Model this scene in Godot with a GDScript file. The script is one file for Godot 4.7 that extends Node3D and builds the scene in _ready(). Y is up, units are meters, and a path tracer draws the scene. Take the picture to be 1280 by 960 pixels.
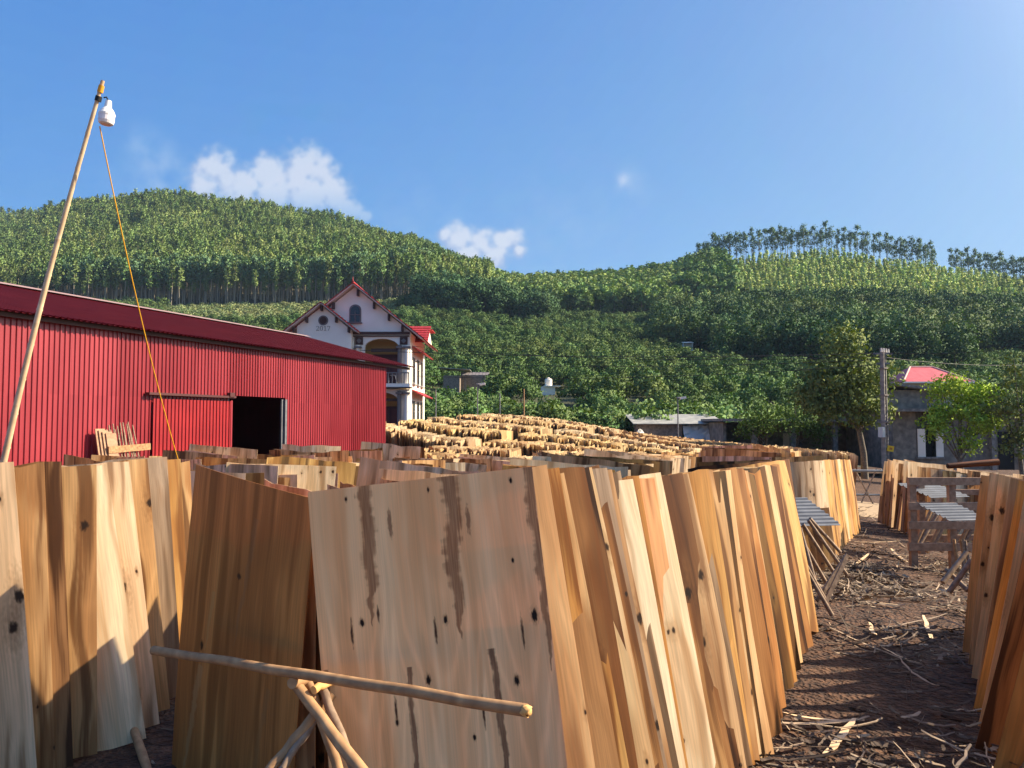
extends Node3D
# A veneer drying yard below wooded hills. x right, y up, -z ahead; metres.

const FOCAL := 961.0            # focal length in photo pixels (1280 wide), used only to turn measurements into metres
const EYE := 1.5
const PITCH := 0.0489
const ROW := Vector2(0.351, 0.936)       # direction of the drying rows and the shed wall: (x, ahead)
const ACROSS := Vector2(0.936, -0.351)
const ORD := ["first", "second", "third", "fourth", "fifth", "sixth", "seventh", "eighth", "ninth", "tenth", "eleventh", "twelfth", "thirteenth", "fourteenth", "fifteenth", "sixteenth", "seventeenth", "eighteenth"]

var used := {}
var rng := RandomNumberGenerator.new()
var M := {}
var wood := {}
var sheets_made := 0

# ---------------------------------------------------------------- measuring
func P(px: float, py: float, d: float) -> Vector3:
	var vx := (px - 640.0) / FOCAL
	var vy := (480.0 - py) / FOCAL
	var y := vy * cos(PITCH) + sin(PITCH)
	var z := cos(PITCH) - vy * sin(PITCH)
	return Vector3(vx / z * d, EYE + y / z * d, -d)

func at_height(px: float, h: float, d: float) -> Vector3:
	return Vector3((px - 640.0) / FOCAL * (cos(PITCH) * d + sin(PITCH) * (h - EYE)), h, -d)

func on_ground(px: float, py: float) -> Vector3:
	var dir := P(px, py, 1.0) - Vector3(0, EYE, 0)
	var d := 1.0
	for i in 60:
		var p := Vector3(0, EYE, 0) + dir * d
		d += clampf((p.y - G(p.x, d)) / maxf(0.02, -dir.y), -2.0, 2.0) * 0.7
	var q := Vector3(0, EYE, 0) + dir * d
	return Vector3(q.x, G(q.x, d), q.z)

const COLS := [-700.0, -400.0, 0.0, 100.0, 200.0, 300.0, 400.0, 500.0, 600.0, 650.0, 750.0, 840.0, 900.0, 960.0, 1050.0, 1130.0, 1200.0, 1280.0, 1500.0, 1900.0]
const DEPTHS := [60.0, 110.0, 160.0, 240.0, 330.0, 420.0, 520.0, 620.0, 900.0]
const HILL := [   # heights of the slope, one line for each direction
	[0.5, 7, 18, 36, 58, 76, 84, 88, 60], [0.6, 7, 18, 36, 60, 84, 92, 96, 60], [0.6, 7.5, 18, 38, 66, 98, 122, 156, 90], [0.6, 7.5, 18, 38, 72, 112, 132, 146, 80], [0.6, 7.5, 18, 38, 75, 117, 130, 120, 60],
	[0.5, 7.5, 18, 38.5, 72.5, 112, 122, 110, 50], [0.4, 7.5, 18, 39, 70, 105, 112, 100, 40], [0.3, 7.5, 18, 40, 67, 92, 94, 84, 30], [0.0, 7.5, 17.5, 38, 58, 76, 78, 70, 30], [-0.1, 7.5, 17, 34, 56, 66, 62, 50, 20],
	[-0.2, 7.5, 16.5, 34, 57.5, 62, 50, 36, 10], [-0.3, 7, 16, 34, 61, 64, 50, 36, 10], [-0.4, 7, 16, 35, 67.5, 62, 46, 30, 10], [-0.6, 7, 16, 36.5, 71.5, 62, 44, 30, 10], [-0.8, 6.5, 16, 37, 72.5, 60, 44, 30, 10],
	[-1, 6.5, 15.5, 36.5, 68, 56, 40, 30, 10], [-1, 6, 15, 36, 63.5, 54, 40, 30, 10], [-1, 6, 15, 35, 60, 52, 40, 30, 10], [-1, 6, 14, 32, 54, 50, 40, 30, 10], [-1, 6, 13, 28, 45, 45, 40, 30, 10]]

func G(x: float, d: float) -> float:
	var g := -0.09 * log(1.0 + exp((minf(x, 22.0) - 2.8) * 2.0)) / 2.0 * smoothstep(3.0, 9.0, d)
	g += 0.8 * smoothstep(18.0, 44.0, d) * (1.0 - smoothstep(-3.0, 9.0, x))
	g -= 0.72 * smoothstep(9.0, 14.0, d) * (1.0 - smoothstep(24.0, 42.0, d)) * smoothstep(-7.0, -3.0, x + 0.18 * (26.0 - d)) * (1.0 - smoothstep(0.25 * d - 1.2, 0.36 * d - 0.4, x))
	if d < 48.0:
		return g
	var px := clampf(640.0 + FOCAL * x / d, COLS[0], COLS[-1] - 0.1)
	var dd := clampf(d, DEPTHS[0], DEPTHS[-1] - 0.1)
	var i := 0
	while COLS[i + 1] <= px: i += 1
	var j := 0
	while DEPTHS[j + 1] <= dd: j += 1
	var s := smoothstep(0.0, 1.0, (px - COLS[i]) / (COLS[i + 1] - COLS[i]))
	var t: float = (dd - DEPTHS[j]) / (DEPTHS[j + 1] - DEPTHS[j])
	var h := lerpf(lerpf(HILL[i][j], HILL[i + 1][j], s), lerpf(HILL[i][j + 1], HILL[i + 1][j + 1], s), t)
	return lerpf(g, h, smoothstep(48.0, 62.0, d))

# ---------------------------------------------------------------- objects
func numbered(called: String) -> String:
	var k: int = used.get(called, 0)
	used[called] = k + 1
	return called if k == 0 else "%s_%03d" % [called, k]

func tag(o: Node, label := "", category := "", group := "", kind := "") -> Node:
	if label: o.set_meta("label", label)
	if category: o.set_meta("category", category)
	if group: o.set_meta("group", group)
	if kind: o.set_meta("kind", kind)
	return o

func thing(called: String, label: String, category: String, at := Vector3.ZERO, turn := 0.0, group := "") -> Node3D:
	var o := Node3D.new()
	o.name = numbered(called)
	add_child(o)
	o.position = at
	o.rotation.y = turn
	tag(o, label, category, group)
	return o

func obj(called: String, mesh: Mesh, m: Material, parent: Node = null, at := Vector3.ZERO) -> MeshInstance3D:
	var o := MeshInstance3D.new()
	o.name = called if parent else numbered(called)
	o.mesh = mesh
	if m: o.material_override = m
	o.position = at
	(parent if parent else self).add_child(o, true)
	return o

# ---------------------------------------------------------------- mesh building (corners counter-clockwise seen from outside)
func nb() -> Dictionary:
	return {"v": PackedVector3Array(), "n": PackedVector3Array(), "u": PackedVector2Array(), "c": PackedColorArray()}

func tri(b: Dictionary, p: Vector3, q: Vector3, r: Vector3, col := Color.WHITE, up := Vector2.ZERO, uq := Vector2.ZERO, ur := Vector2.ZERO) -> void:
	var n := (q - p).cross(r - p).normalized()
	b.v.append(p); b.v.append(r); b.v.append(q)
	for i in 3:
		b.n.append(n); b.c.append(col)
	b.u.append(up); b.u.append(ur); b.u.append(uq)

func quad(b: Dictionary, p: Vector3, q: Vector3, r: Vector3, s: Vector3, col := Color.WHITE) -> void:
	var w := p.distance_to(q)
	var h := q.distance_to(r)
	tri(b, p, q, r, col, Vector2(0, 0), Vector2(w, 0), Vector2(w, h))
	tri(b, p, r, s, col, Vector2(0, 0), Vector2(w, h), Vector2(0, h))

func box(b: Dictionary, c: Vector3, s: Vector3, basis := Basis.IDENTITY, col := Color.WHITE) -> void:
	var h := s / 2.0
	var k := []
	for i in 8:
		k.append(c + basis * Vector3(h.x if i & 1 else -h.x, h.y if i & 2 else -h.y, h.z if i & 4 else -h.z))
	quad(b, k[4], k[5], k[7], k[6], col); quad(b, k[1], k[0], k[2], k[3], col)
	quad(b, k[5], k[1], k[3], k[7], col); quad(b, k[0], k[4], k[6], k[2], col)
	quad(b, k[6], k[7], k[3], k[2], col); quad(b, k[0], k[1], k[5], k[4], col)

func tube(b: Dictionary, pts: Array, radii: Array, sides := 8, col := Color.WHITE, caps := true) -> void:
	var rings := []
	for i in pts.size():
		var t: Vector3 = (pts[mini(i + 1, pts.size() - 1)] - pts[maxi(i - 1, 0)]).normalized()
		var a := t.cross(Vector3.UP if absf(t.y) < 0.9 else Vector3.RIGHT).normalized()
		var c := t.cross(a)
		var ring := []
		for k in sides:
			var f := TAU * k / sides
			ring.append([pts[i] + (a * cos(f) + c * sin(f)) * radii[i], a * cos(f) + c * sin(f)])
		rings.append(ring)
	var run := 0.0
	for i in pts.size() - 1:
		var step: float = pts[i].distance_to(pts[i + 1])
		for k in sides:
			var k2 := (k + 1) % sides
			var q := [rings[i][k], rings[i][k2], rings[i + 1][k2], rings[i + 1][k]]
			var us := [Vector2(float(k) / sides, run), Vector2(float(k + 1) / sides, run), Vector2(float(k + 1) / sides, run + step), Vector2(float(k) / sides, run + step)]
			for o in [[0, 2, 1], [0, 3, 2]]:
				var face: Vector3 = (q[o[2]][0] - q[o[0]][0]).cross(q[o[1]][0] - q[o[0]][0])
				var order = o if face.dot(q[0][1]) >= 0 else [o[0], o[2], o[1]]
				for e in order:
					b.v.append(q[e][0]); b.n.append(q[e][1]); b.u.append(us[e]); b.c.append(col)
		run += step
	if caps:
		for e in [0, pts.size() - 1]:
			var out: Vector3 = (pts[0] - pts[1]) if e == 0 else (pts[-1] - pts[-2])
			for k in sides:
				var p: Vector3 = pts[e]
				var q: Vector3 = rings[e][k][0]
				var r: Vector3 = rings[e][(k + 1) % sides][0]
				if (q - p).cross(r - p).dot(out) < 0:
					var w := q; q = r; r = w
				tri(b, p, q, r, col)

func prism(b: Dictionary, poly: PackedVector2Array, z0: float, z1: float, xf := Transform3D.IDENTITY, col := Color.WHITE) -> void:
	var pl := poly
	if Geometry2D.is_polygon_clockwise(pl):
		pl.reverse()
	var idx := Geometry2D.triangulate_polygon(pl)
	for i in range(0, idx.size(), 3):
		var a := pl[idx[i]]; var c := pl[idx[i + 1]]; var d := pl[idx[i + 2]]
		if (c - a).cross(d - a) < 0:
			var w := c; c = d; d = w
		tri(b, xf * Vector3(a.x, a.y, z1), xf * Vector3(c.x, c.y, z1), xf * Vector3(d.x, d.y, z1), col)
		tri(b, xf * Vector3(a.x, a.y, z0), xf * Vector3(d.x, d.y, z0), xf * Vector3(c.x, c.y, z0), col)
	for i in pl.size():
		var a := pl[i]; var c := pl[(i + 1) % pl.size()]
		quad(b, xf * Vector3(a.x, a.y, z0), xf * Vector3(c.x, c.y, z0), xf * Vector3(c.x, c.y, z1), xf * Vector3(a.x, a.y, z1), col)

func lathe(b: Dictionary, c: Vector3, prof: Array, sides := 16) -> void:     # prof: [radius, height] from below
	for i in prof.size() - 1:
		for k in sides:
			var q := []
			for e in [[i, k], [i, k + 1], [i + 1, k + 1], [i + 1, k]]:
				var f: float = -TAU * e[1] / sides
				q.append(c + Vector3(cos(f) * prof[e[0]][0], prof[e[0]][1], sin(f) * prof[e[0]][0]))
			quad(b, q[0], q[1], q[2], q[3])

func done(b: Dictionary) -> ArrayMesh:
	var a := []
	a.resize(Mesh.ARRAY_MAX)
	a[Mesh.ARRAY_VERTEX] = b.v; a[Mesh.ARRAY_NORMAL] = b.n; a[Mesh.ARRAY_TEX_UV] = b.u; a[Mesh.ARRAY_COLOR] = b.c
	var m := ArrayMesh.new()
	m.add_surface_from_arrays(Mesh.PRIMITIVE_TRIANGLES, a)
	return m

func box_mesh(s: Vector3, c := Vector3.ZERO, basis := Basis.IDENTITY) -> ArrayMesh:
	var b := nb()
	box(b, c, s, basis)
	return done(b)

func tube_mesh(pts: Array, radii: Array, sides := 8) -> ArrayMesh:
	var b := nb()
	tube(b, pts, radii, sides)
	return done(b)

# ---------------------------------------------------------------- materials
func noise(freq: float, sd: int, oct := 3) -> FastNoiseLite:
	var n := FastNoiseLite.new()
	n.seed = sd
	n.frequency = freq
	n.noise_type = FastNoiseLite.TYPE_SIMPLEX_SMOOTH
	n.fractal_octaves = oct
	return n

func mottled(sd: int, freq: float, low: Color, high: Color, size := 256, stretch := 1.0) -> ImageTexture:
	var n := noise(freq, sd, 4)
	var im := Image.create(size, size, false, Image.FORMAT_RGB8)
	for y in size:
		for x in size:
			var t := clampf(0.5 + n.get_noise_3d(cos(TAU * x / size) * size / TAU, sin(TAU * x / size) * size / TAU, y * stretch) * 0.9, 0, 1)
			im.set_pixel(x, y, low.lerp(high, t))
	return ImageTexture.create_from_image(im)

func mat(c: Color, rough := 0.8, tex: Texture2D = null, scale := 1.0, metal := 0.0) -> StandardMaterial3D:
	var m := StandardMaterial3D.new()
	m.albedo_color = c
	m.roughness = rough
	m.metallic = metal
	if tex:
		m.albedo_texture = tex
		m.uv1_triplanar = true
		m.uv1_world_triplanar = true
		m.uv1_scale = Vector3.ONE * scale
	return m

func leaf_mat(c: Color, back := 0.5) -> StandardMaterial3D:
	var m := StandardMaterial3D.new()
	m.albedo_color = c.linear_to_srgb()
	m.vertex_color_use_as_albedo = true
	m.roughness = 0.7
	m.metallic_specular = 0.2
	m.backlight_enabled = true
	m.backlight = Color(back * 0.9, back, back * 0.35)
	return m

func stamp(im: Image, u: float, v: float, ru: float, rv: float, c: Color, strength := 1.0, soft := 0.6, sd := 0) -> void:
	# a knot, stain or split: an uneven oval laid into the picture
	var w := im.get_width(); var h := im.get_height()
	var n := noise(0.16, 900 + sd, 2)
	for y in range(maxi(0, int((v - rv * 1.3) * h)), mini(h, int((v + rv * 1.3) * h) + 2)):
		for x in range(maxi(0, int((u - ru * 1.4) * w)), mini(w, int((u + ru * 1.4) * w) + 2)):
			var dx := ((x + 0.5) / w - u) / ru; var dy := ((y + 0.5) / h - v) / rv
			var q := sqrt(dx * dx + dy * dy) + n.get_noise_2d(x * 1.5, y * 0.5) * 0.35
			var t := clampf((1.0 - q) / soft, 0, 1) * strength
			if t > 0:
				im.set_pixel(x, y, im.get_pixel(x, y).lerp(c, t))

func streak(im: Image, u0: float, v0: float, u1: float, v1: float, half: float, c: Color, strength: float, sd: int) -> void:
	var w := im.get_width(); var h := im.get_height()
	var n := noise(0.05, sd, 3)
	for y in range(maxi(0, int(v0 * h)), mini(h, int(v1 * h))):
		var t := (float(y) / h - v0) / (v1 - v0)
		var uc := lerpf(u0, u1, t) + n.get_noise_2d(y * 0.3, 7.0) * half * 0.6
		var hw := half * (1.0 - pow(t, 3.0)) * (0.85 + 0.4 * n.get_noise_2d(y, 40.0))
		for x in range(maxi(0, int((uc - hw * 1.5) * w)), mini(w, int((uc + hw * 1.5) * w) + 1)):
			var q := absf((x + 0.5) / w - uc) / maxf(hw, 0.0005) + n.get_noise_2d(x * 4.0, y * 0.12) * 0.45
			var k := clampf((1.2 - q) / 0.6, 0, 1) * strength * (0.8 + 0.3 * n.get_noise_2d(x * 6.0, y * 0.25))
			if k > 0:
				im.set_pixel(x, y, im.get_pixel(x, y).lerp(c, clampf(k, 0, 1)))

func veneer(sd: int, light: Color, mid: Color, dark: Color, amount: float, knots: int, w := 320, h := 448, cath := 0.0) -> Image:
	var na := noise(1.0, sd, 3); var nf := noise(1.0, sd + 1, 2); var ns := noise(1.0, sd + 2, 3)
	var heart := mid.lerp(dark, 0.45).lerp(Color(0.70, 0.40, 0.18), 0.25)
	var im := Image.create(w, h, false, Image.FORMAT_RGB8)
	for y in h:
		var v := float(y) / h
		for x in w:
			var u := float(x) / w
			var wob := na.get_noise_2d(u * 1.6 + 9.0, v * 1.1) * 0.032
			var g := na.get_noise_2d((u + wob) * 5.0, v * 0.5)
			var fine := nf.get_noise_2d((u + wob * 0.5) * 120.0, v * 2.6)
			var ring := sin((u + wob * 2.0) * 75.0 + na.get_noise_2d(u * 3.0, v * 1.2 + 30.0) * 8.0)
			var s := ns.get_noise_2d((u + wob) * 8.0, v * 0.55)
			var c := mid.lerp(light, clampf(0.55 + g * 1.1 + ring * 0.07, 0, 1))
			var hw := na.get_noise_2d((u + wob) * 2.6 + 60.0, v * 0.9 + 20.0) + fine * 0.16 + s * 0.25
			c = c.lerp(heart, smoothstep(0.0, 0.24, hw) * 0.8 * amount)
			c = c.lerp(dark, clampf(smoothstep(0.10, 0.42, s + fine * 0.16) * amount, 0, 1))
			var k := 1.0 + fine * (0.12 if cath == 0.0 else 0.05) + maxf(ring, 0.2) * (0.04 if cath == 0.0 else 0.008) - 0.015
			if cath > 0.0:       # nested arches of the peeled growth rings, coming back once per turn of the log
				var fr := absf(fposmod((u + wob) * 2.75 + 0.1, 1.0) - 0.5) * 2.0
				var ph := 34.0 * (v * 0.75 + pow(fr, 1.7) * 0.55 + na.get_noise_2d(u * 5.0, v * 2.0) * 0.10)
				k += cath * (pow(0.5 + 0.5 * sin(ph), 3.0) - 0.3) * smoothstep(0.1, 0.5, v)
			im.set_pixel(x, y, Color(c.r * k, c.g * k, c.b * k))
	var r := RandomNumberGenerator.new()
	r.seed = sd
	for i in knots:
		var u := r.randf(); var v := r.randf(); var q := 0.005 + 0.016 * pow(r.randf(), 1.6)
		for rep in 1 + r.randi() % 2:
			var uu := fmod(u + rep * 0.35, 1.05)
			var vv := v + r.randf_range(-0.02, 0.02)
			stamp(im, uu, vv, q * 2.2, q * 5.5, dark.lerp(mid, 0.3), 0.55, 0.95, sd + i)
			stamp(im, uu, vv, q * 0.9, q * 1.2, Color(0.13, 0.08, 0.05), 0.85, 0.5, sd + i + rep)
	return im

func wood_mat(im: Image, tint := Color.WHITE) -> StandardMaterial3D:
	var m := StandardMaterial3D.new()
	m.albedo_texture = ImageTexture.create_from_image(im)
	m.albedo_color = tint
	m.roughness = 0.62
	m.metallic_specular = 0.35
	m.backlight_enabled = true
	m.backlight = Color(0.6, 0.43, 0.24)
	return m

func tinted(m: StandardMaterial3D, c: Color) -> StandardMaterial3D:
	var d: StandardMaterial3D = m.duplicate()
	d.albedo_color = c
	return d

# ---------------------------------------------------------------- veneer sheets
func sheet_mesh(given: Vector3, up: Vector3, w: float, psi: float, beta: float, side: float, sd: int, n := 10, m := 5, thick := 0.0024, exact := false) -> Array:
	# given: lower corner of the known upright edge; up: that edge; the sheet runs from it to the left (side 1) or right (side -1).
	# psi: turn of the sheet at that edge (degrees, positive faces right); beta: how much it bends over its width.
	var r := RandomNumberGenerator.new()
	r.seed = sd
	var prof := [Vector3.ZERO]
	var nor := []
	var hh := up.length_squared()
	for j in n + 1:
		var a := deg_to_rad(psi - beta * float(j) / n)
		var d := Vector3(cos(a), 0, -sin(a)) * -side
		d = (d - up * (d.dot(up) / hh)).normalized()
		nor.append((d.cross(up) * side).normalized() * -1.0)
		if j < n: prof.append(prof[-1] + d * (w / n))
	var low := 1e9
	for p in prof: low = minf(low, p.y)
	var wav := r.randf_range(0.004, 0.012); var ph := r.randf() * TAU; var fr := r.randf_range(2.0, 5.0)
	var u0 := r.randf_range(0.0, 0.9); var flip := r.randf() < 0.5; var vflip := r.randf() < 0.5
	var bow := r.randf_range(-0.012, 0.016)
	if exact:
		wav = 0.004; bow = 0.008; u0 = 0.0; flip = side < 0; vflip = false
	var ragged := []
	for j in n + 1: ragged.append(0.0 if exact else r.randf_range(-0.007, 0.004) - (r.randf_range(0.0, 0.03) if r.randf() < 0.06 else 0.0))
	var top := []; var bot := []
	for s in [1.0, -1.0]:
		var g := []
		for i in m + 1:
			var line := []
			for j in n + 1:
				var t := float(i) / m
				var k := sin(ph + fr * float(j) / n + t * 2.4) * wav * (0.4 + t) + bow * 4.0 * t * (1.0 - t)
				line.append(prof[j] + up * (t + (ragged[j] if i == m else 0.0)) + nor[j] * (k + s * thick * 0.5))
			g.append(line)
		if s > 0: top = g
		else: bot = g
	var center: Vector3 = (prof[0] + prof[n]) * 0.5
	var b := nb()
	for s in 2:
		var g: Array = top if s == 0 else bot
		for i in m:
			for j in n:
				var e := [[i, j], [i, j + 1], [i + 1, j + 1], [i + 1, j]]
				var p := []; var nn := []; var uv := []
				for q in e:
					p.append(g[q[0]][q[1]] - center)
					nn.append(nor[q[1]] * (1.0 if s == 0 else -1.0))
					var u := u0 + float(q[1]) / n * (1.0 if exact else 0.88 * minf(1.0, w))
					if side > 0 != flip: u = 1.0 - u
					var v := 1.0 - float(q[0]) / m
					uv.append(Vector2(u, 1.0 - v if vflip else v))
				for o in [[0, 1, 2], [0, 2, 3]]:
					var f: Vector3 = (p[o[1]] - p[o[0]]).cross(p[o[2]] - p[o[0]])
					var order = [o[0], o[2], o[1]] if f.dot(nn[0]) > 0 else o
					for q in order:
						b.v.append(p[q]); b.n.append(nn[q]); b.u.append(uv[q]); b.c.append(Color.WHITE)
	var rim := func(p1: Vector3, p2: Vector3, p3: Vector3, p4: Vector3, out: Vector3, uv: Vector2) -> void:
		for o in [[p1, p2, p3], [p1, p3, p4]]:
			var f: Vector3 = (o[1] - o[0]).cross(o[2] - o[0])
			var q: Array = o if f.dot(out) > 0 else [o[0], o[2], o[1]]
			tri(b, q[0], q[1], q[2], Color.WHITE, uv, uv, uv)
	for j in n:
		rim.call(top[m][j] - center, top[m][j + 1] - center, bot[m][j + 1] - center, bot[m][j] - center, up, Vector2(0.3 + 0.04 * j, 0.5))
		rim.call(top[0][j] - center, top[0][j + 1] - center, bot[0][j + 1] - center, bot[0][j] - center, -up, Vector2(0.3, 0.5))
	for i in m:
		rim.call(top[i][0] - center, top[i + 1][0] - center, bot[i + 1][0] - center, bot[i][0] - center, prof[0] - prof[1], Vector2(0.4, 0.2 + 0.1 * i))
		rim.call(top[i][n] - center, top[i + 1][n] - center, bot[i + 1][n] - center, bot[i][n] - center, prof[n] - prof[n - 1], Vector2(0.4, 0.2 + 0.1 * i))
	return [done(b), given + center]

func sheet(given: Vector3, up: Vector3, w: float, psi: float, beta: float, side: float, m: Material, label: String, group: String, n := 10, k := 5, exact := false) -> MeshInstance3D:
	sheets_made += 1
	var got := sheet_mesh(given, up, w, psi, beta, side, 1000 + sheets_made * 17, n, k, 0.0024, exact)
	var o := obj("veneer_sheet", got[0], m, null, got[1])
	tag(o, label, "veneer sheet", group)
	return o

# ---------------------------------------------------------------- sky
func sky_image() -> Image:
	var w := 4096; var h := 2048
	var small := Image.create(264, 128, false, Image.FORMAT_RGBF)
	var sun := Vector3(0.95, 0.0, -0.2).normalized()
	for y in 128:
		var el := PI * (0.5 - (y + 0.5) / 128.0)
		for x in 264:
			var az := TAU * (x - 4 + 0.5) / 256.0
			var flat := Vector3(sin(az), 0, -cos(az))
			var g := clampf(flat.dot(sun) * 0.5 + 0.5, 0, 1)
			var e := maxf(el, 0.0)
			var zen := Color(0.040, 0.185, 0.60)
			var hor := Color(0.20, 0.50, 0.89).lerp(Color(0.50, 0.78, 0.98), pow(g, 2.0))
			var c := zen.lerp(hor, exp(-e * (3.4 - 1.5 * g)))
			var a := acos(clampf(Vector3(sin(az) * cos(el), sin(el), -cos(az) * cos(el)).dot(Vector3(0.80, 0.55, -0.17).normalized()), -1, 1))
			var added_glow := 5.0 * exp(-a * 5.0) + 1.1 * (1.0 - smoothstep(0.15, 0.76, a))  # extra glow round the sun, added out of view to lift shaded faces
			c = Color(c.r + added_glow, c.g + added_glow * 0.95, c.b + added_glow * 0.84)
			if el < 0: c = Color(0.20, 0.19, 0.15)
			small.set_pixel(x, y, Color(c.r * 0.3, c.g * 0.3, c.b * 0.3).linear_to_srgb())     # stored at 0.3 of its brightness
	small.convert(Image.FORMAT_RGB8)
	small.resize(w + 128, h, Image.INTERPOLATE_CUBIC)
	small = small.get_region(Rect2i(64, 0, w, h))
	var n := noise(1.0, 77, 5)
	var puffs := [[270, 212, 30], [255, 232, 22], [300, 232, 34], [340, 218, 30], [372, 212, 34], [400, 215, 26], [418, 240, 28], [435, 262, 20], [380, 245, 40], [340, 250, 34], [300, 262, 30], [456, 272, 10], [262, 258, 22],
		[556, 293, 12], [575, 300, 22], [600, 306, 24], [628, 302, 16], [640, 300, 18], [620, 318, 22], [585, 322, 24], [648, 312, 10]]
	var veil := [[205, 215, 34, 0.26], [176, 178, 20, 0.16], [790, 232, 22, 0.12], [779, 226, 8, 0.4], [160, 250, 40, 0.1], [520, 285, 50, 0.10], [700, 300, 90, 0.07]]
	for y in range(int(h * 0.36), int(h * 0.5)):
		var el := PI * (0.5 - (y + 0.5) / h)
		for xx in range(-int(w * 0.1), int(w * 0.06)):
			var x := (xx + w) % w
			var az := TAU * (x + 0.5) / w
			var d := Vector3(sin(az) * cos(el), sin(el), -cos(az) * cos(el))
			var zc := -d.z * cos(PITCH) + d.y * sin(PITCH)
			var px := 640.0 + FOCAL * d.x / zc
			var py := 480.0 - FOCAL * (d.y * cos(PITCH) + d.z * sin(PITCH)) / zc
			if px < 100 or px > 900 or py < 130 or py > 380: continue
			var f := n.get_noise_2d(px * 0.022, py * 0.022)
			var f2 := n.get_noise_2d(px * 0.06 + 50, py * 0.06)
			var best := -9.0; var lit := 0.0
			for p in puffs:
				var q: float = 1.0 - Vector2(px - p[0], (py - p[1]) * 1.1).length() / (p[2] * 1.15)
				if q > best:
					best = q
				lit = maxf(lit, q - clampf((py - p[1]) / p[2], -0.6, 0.8) * 0.25 + clampf((px - p[0]) / p[2], -1, 1) * 0.18)
			var a := smoothstep(-0.16, 0.62, best + f * 0.42 + f2 * 0.2)
			a *= 1.0 - 0.6 * smoothstep(228, 285, py) * (1.0 if px < 480 else 0.0)
			var thin := 0.0
			for p in veil:
				thin += p[3] * exp(-pow(Vector2(px - p[0], py - p[1]).length() / p[2], 2.0)) * (0.8 + f * 1.3)
			var c := small.get_pixel(x, y).srgb_to_linear()
			c = Color(c.r / 0.3, c.g / 0.3, c.b / 0.3).linear_to_srgb()
			c = c.lerp(Color(0.86, 0.88, 0.95), clampf(thin, 0, 1))
			var col := Color(0.70, 0.745, 0.87).lerp(Color(0.93, 0.92, 0.945), clampf(smoothstep(0.1, 0.75, lit + f * 0.5 + f2 * 0.3), 0, 1))
			c = c.lerp(col, clampf(a * 0.74, 0, 1)).srgb_to_linear()
			small.set_pixel(x, y, Color(c.r * 0.3, c.g * 0.3, c.b * 0.3).linear_to_srgb())
	return small

# ---------------------------------------------------------------- foliage
func leaf_quad(b: Dictionary, p: Vector3, s: float, r: RandomNumberGenerator, col: Color, droop := 0.0, out := Vector3.ZERO) -> void:
	var a := Vector3(r.randfn(), r.randfn() - droop, r.randfn()).normalized()
	var t := a.cross(Vector3(r.randfn(), r.randfn(), r.randfn())).normalized()
	var n := t.cross(a)
	var k := s * r.randf_range(0.7, 1.25)
	var fold := n * k * 0.14
	var p0 := p - a * k * 0.5; var p1 := p + t * k * 0.3 + fold; var p2 := p + a * k * 0.55; var p3 := p - t * k * 0.3 + fold
	if n.dot(out) < 0.0:
		var w := p1; p1 = p3; p3 = w
	var first: int = b.n.size()
	tri(b, p0, p1, p2, col); tri(b, p0, p2, p3, col)
	if out != Vector3.ZERO:      # shading normals bent outward, giving each crown a lit and a shaded side
		for i in range(first, b.n.size()): b.n[i] = (b.n[i] * 0.45 + out.normalized()).normalized()

func crown(sd: int, center: Vector3, radii: Vector3, clumps: int, per: int, leaf: float, spread: float, shape := "round", droop := 0.0) -> ArrayMesh:
	var r := RandomNumberGenerator.new()
	r.seed = sd
	var b := nb()
	for i in clumps:
		var u := Vector3(r.randfn(), r.randfn(), r.randfn()).normalized() * pow(r.randf(), 0.45)
		if shape == "dome": u.y = absf(u.y) * 1.0 - 0.15
		var c := center + u * radii
		if shape == "cone":
			var t := pow(r.randf(), 0.8)
			var a := r.randf() * TAU
			var q := (1.0 - t) * 0.95 + 0.06
			c = center + Vector3(cos(a) * radii.x * q, (t * 2.0 - 1.0) * radii.y, sin(a) * radii.z * q) * Vector3(r.randf_range(0.3, 1), 1, r.randf_range(0.3, 1))
		var tone := r.randf_range(0.72, 1.28)
		for k in per:
			var o := Vector3(r.randfn(), r.randfn() * 0.75, r.randfn()) * spread
			var f := tone * r.randf_range(0.8, 1.2)
			leaf_quad(b, c + o, leaf, r, Color(f * r.randf_range(0.9, 1.1), f, f * r.randf_range(0.8, 1.1)), droop, (c + o - center) / radii * 0.55 + o / spread * 0.45 + Vector3(0, 0.25, 0))
	return done(b)

func append_surface(m: ArrayMesh, from: ArrayMesh) -> void:
	m.add_surface_from_arrays(Mesh.PRIMITIVE_TRIANGLES, from.surface_get_arrays(0))

func many(called: String, mesh: Mesh, places: Array, colors: Array, m: Material, label: String, category: String, parent: Node = null) -> MultiMeshInstance3D:
	var mm := MultiMesh.new()
	mm.transform_format = MultiMesh.TRANSFORM_3D
	mm.use_colors = colors.size() > 0
	mm.mesh = mesh
	mm.instance_count = places.size()
	for i in places.size():
		mm.set_instance_transform(i, places[i])
		if colors.size(): mm.set_instance_color(i, colors[i])
	var o := MultiMeshInstance3D.new()
	o.name = called if parent else numbered(called)
	o.multimesh = mm
	if m: o.material_override = m
	(parent if parent else self).add_child(o, true)
	tag(o, label, category, "", "stuff")
	return o

func turned(x: float, y: float, d: float, s: Vector3, r: RandomNumberGenerator) -> Transform3D:
	return Transform3D(Basis(Vector3.UP, r.randf() * TAU) * Basis.from_scale(s), Vector3(x, y, -d))

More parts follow.
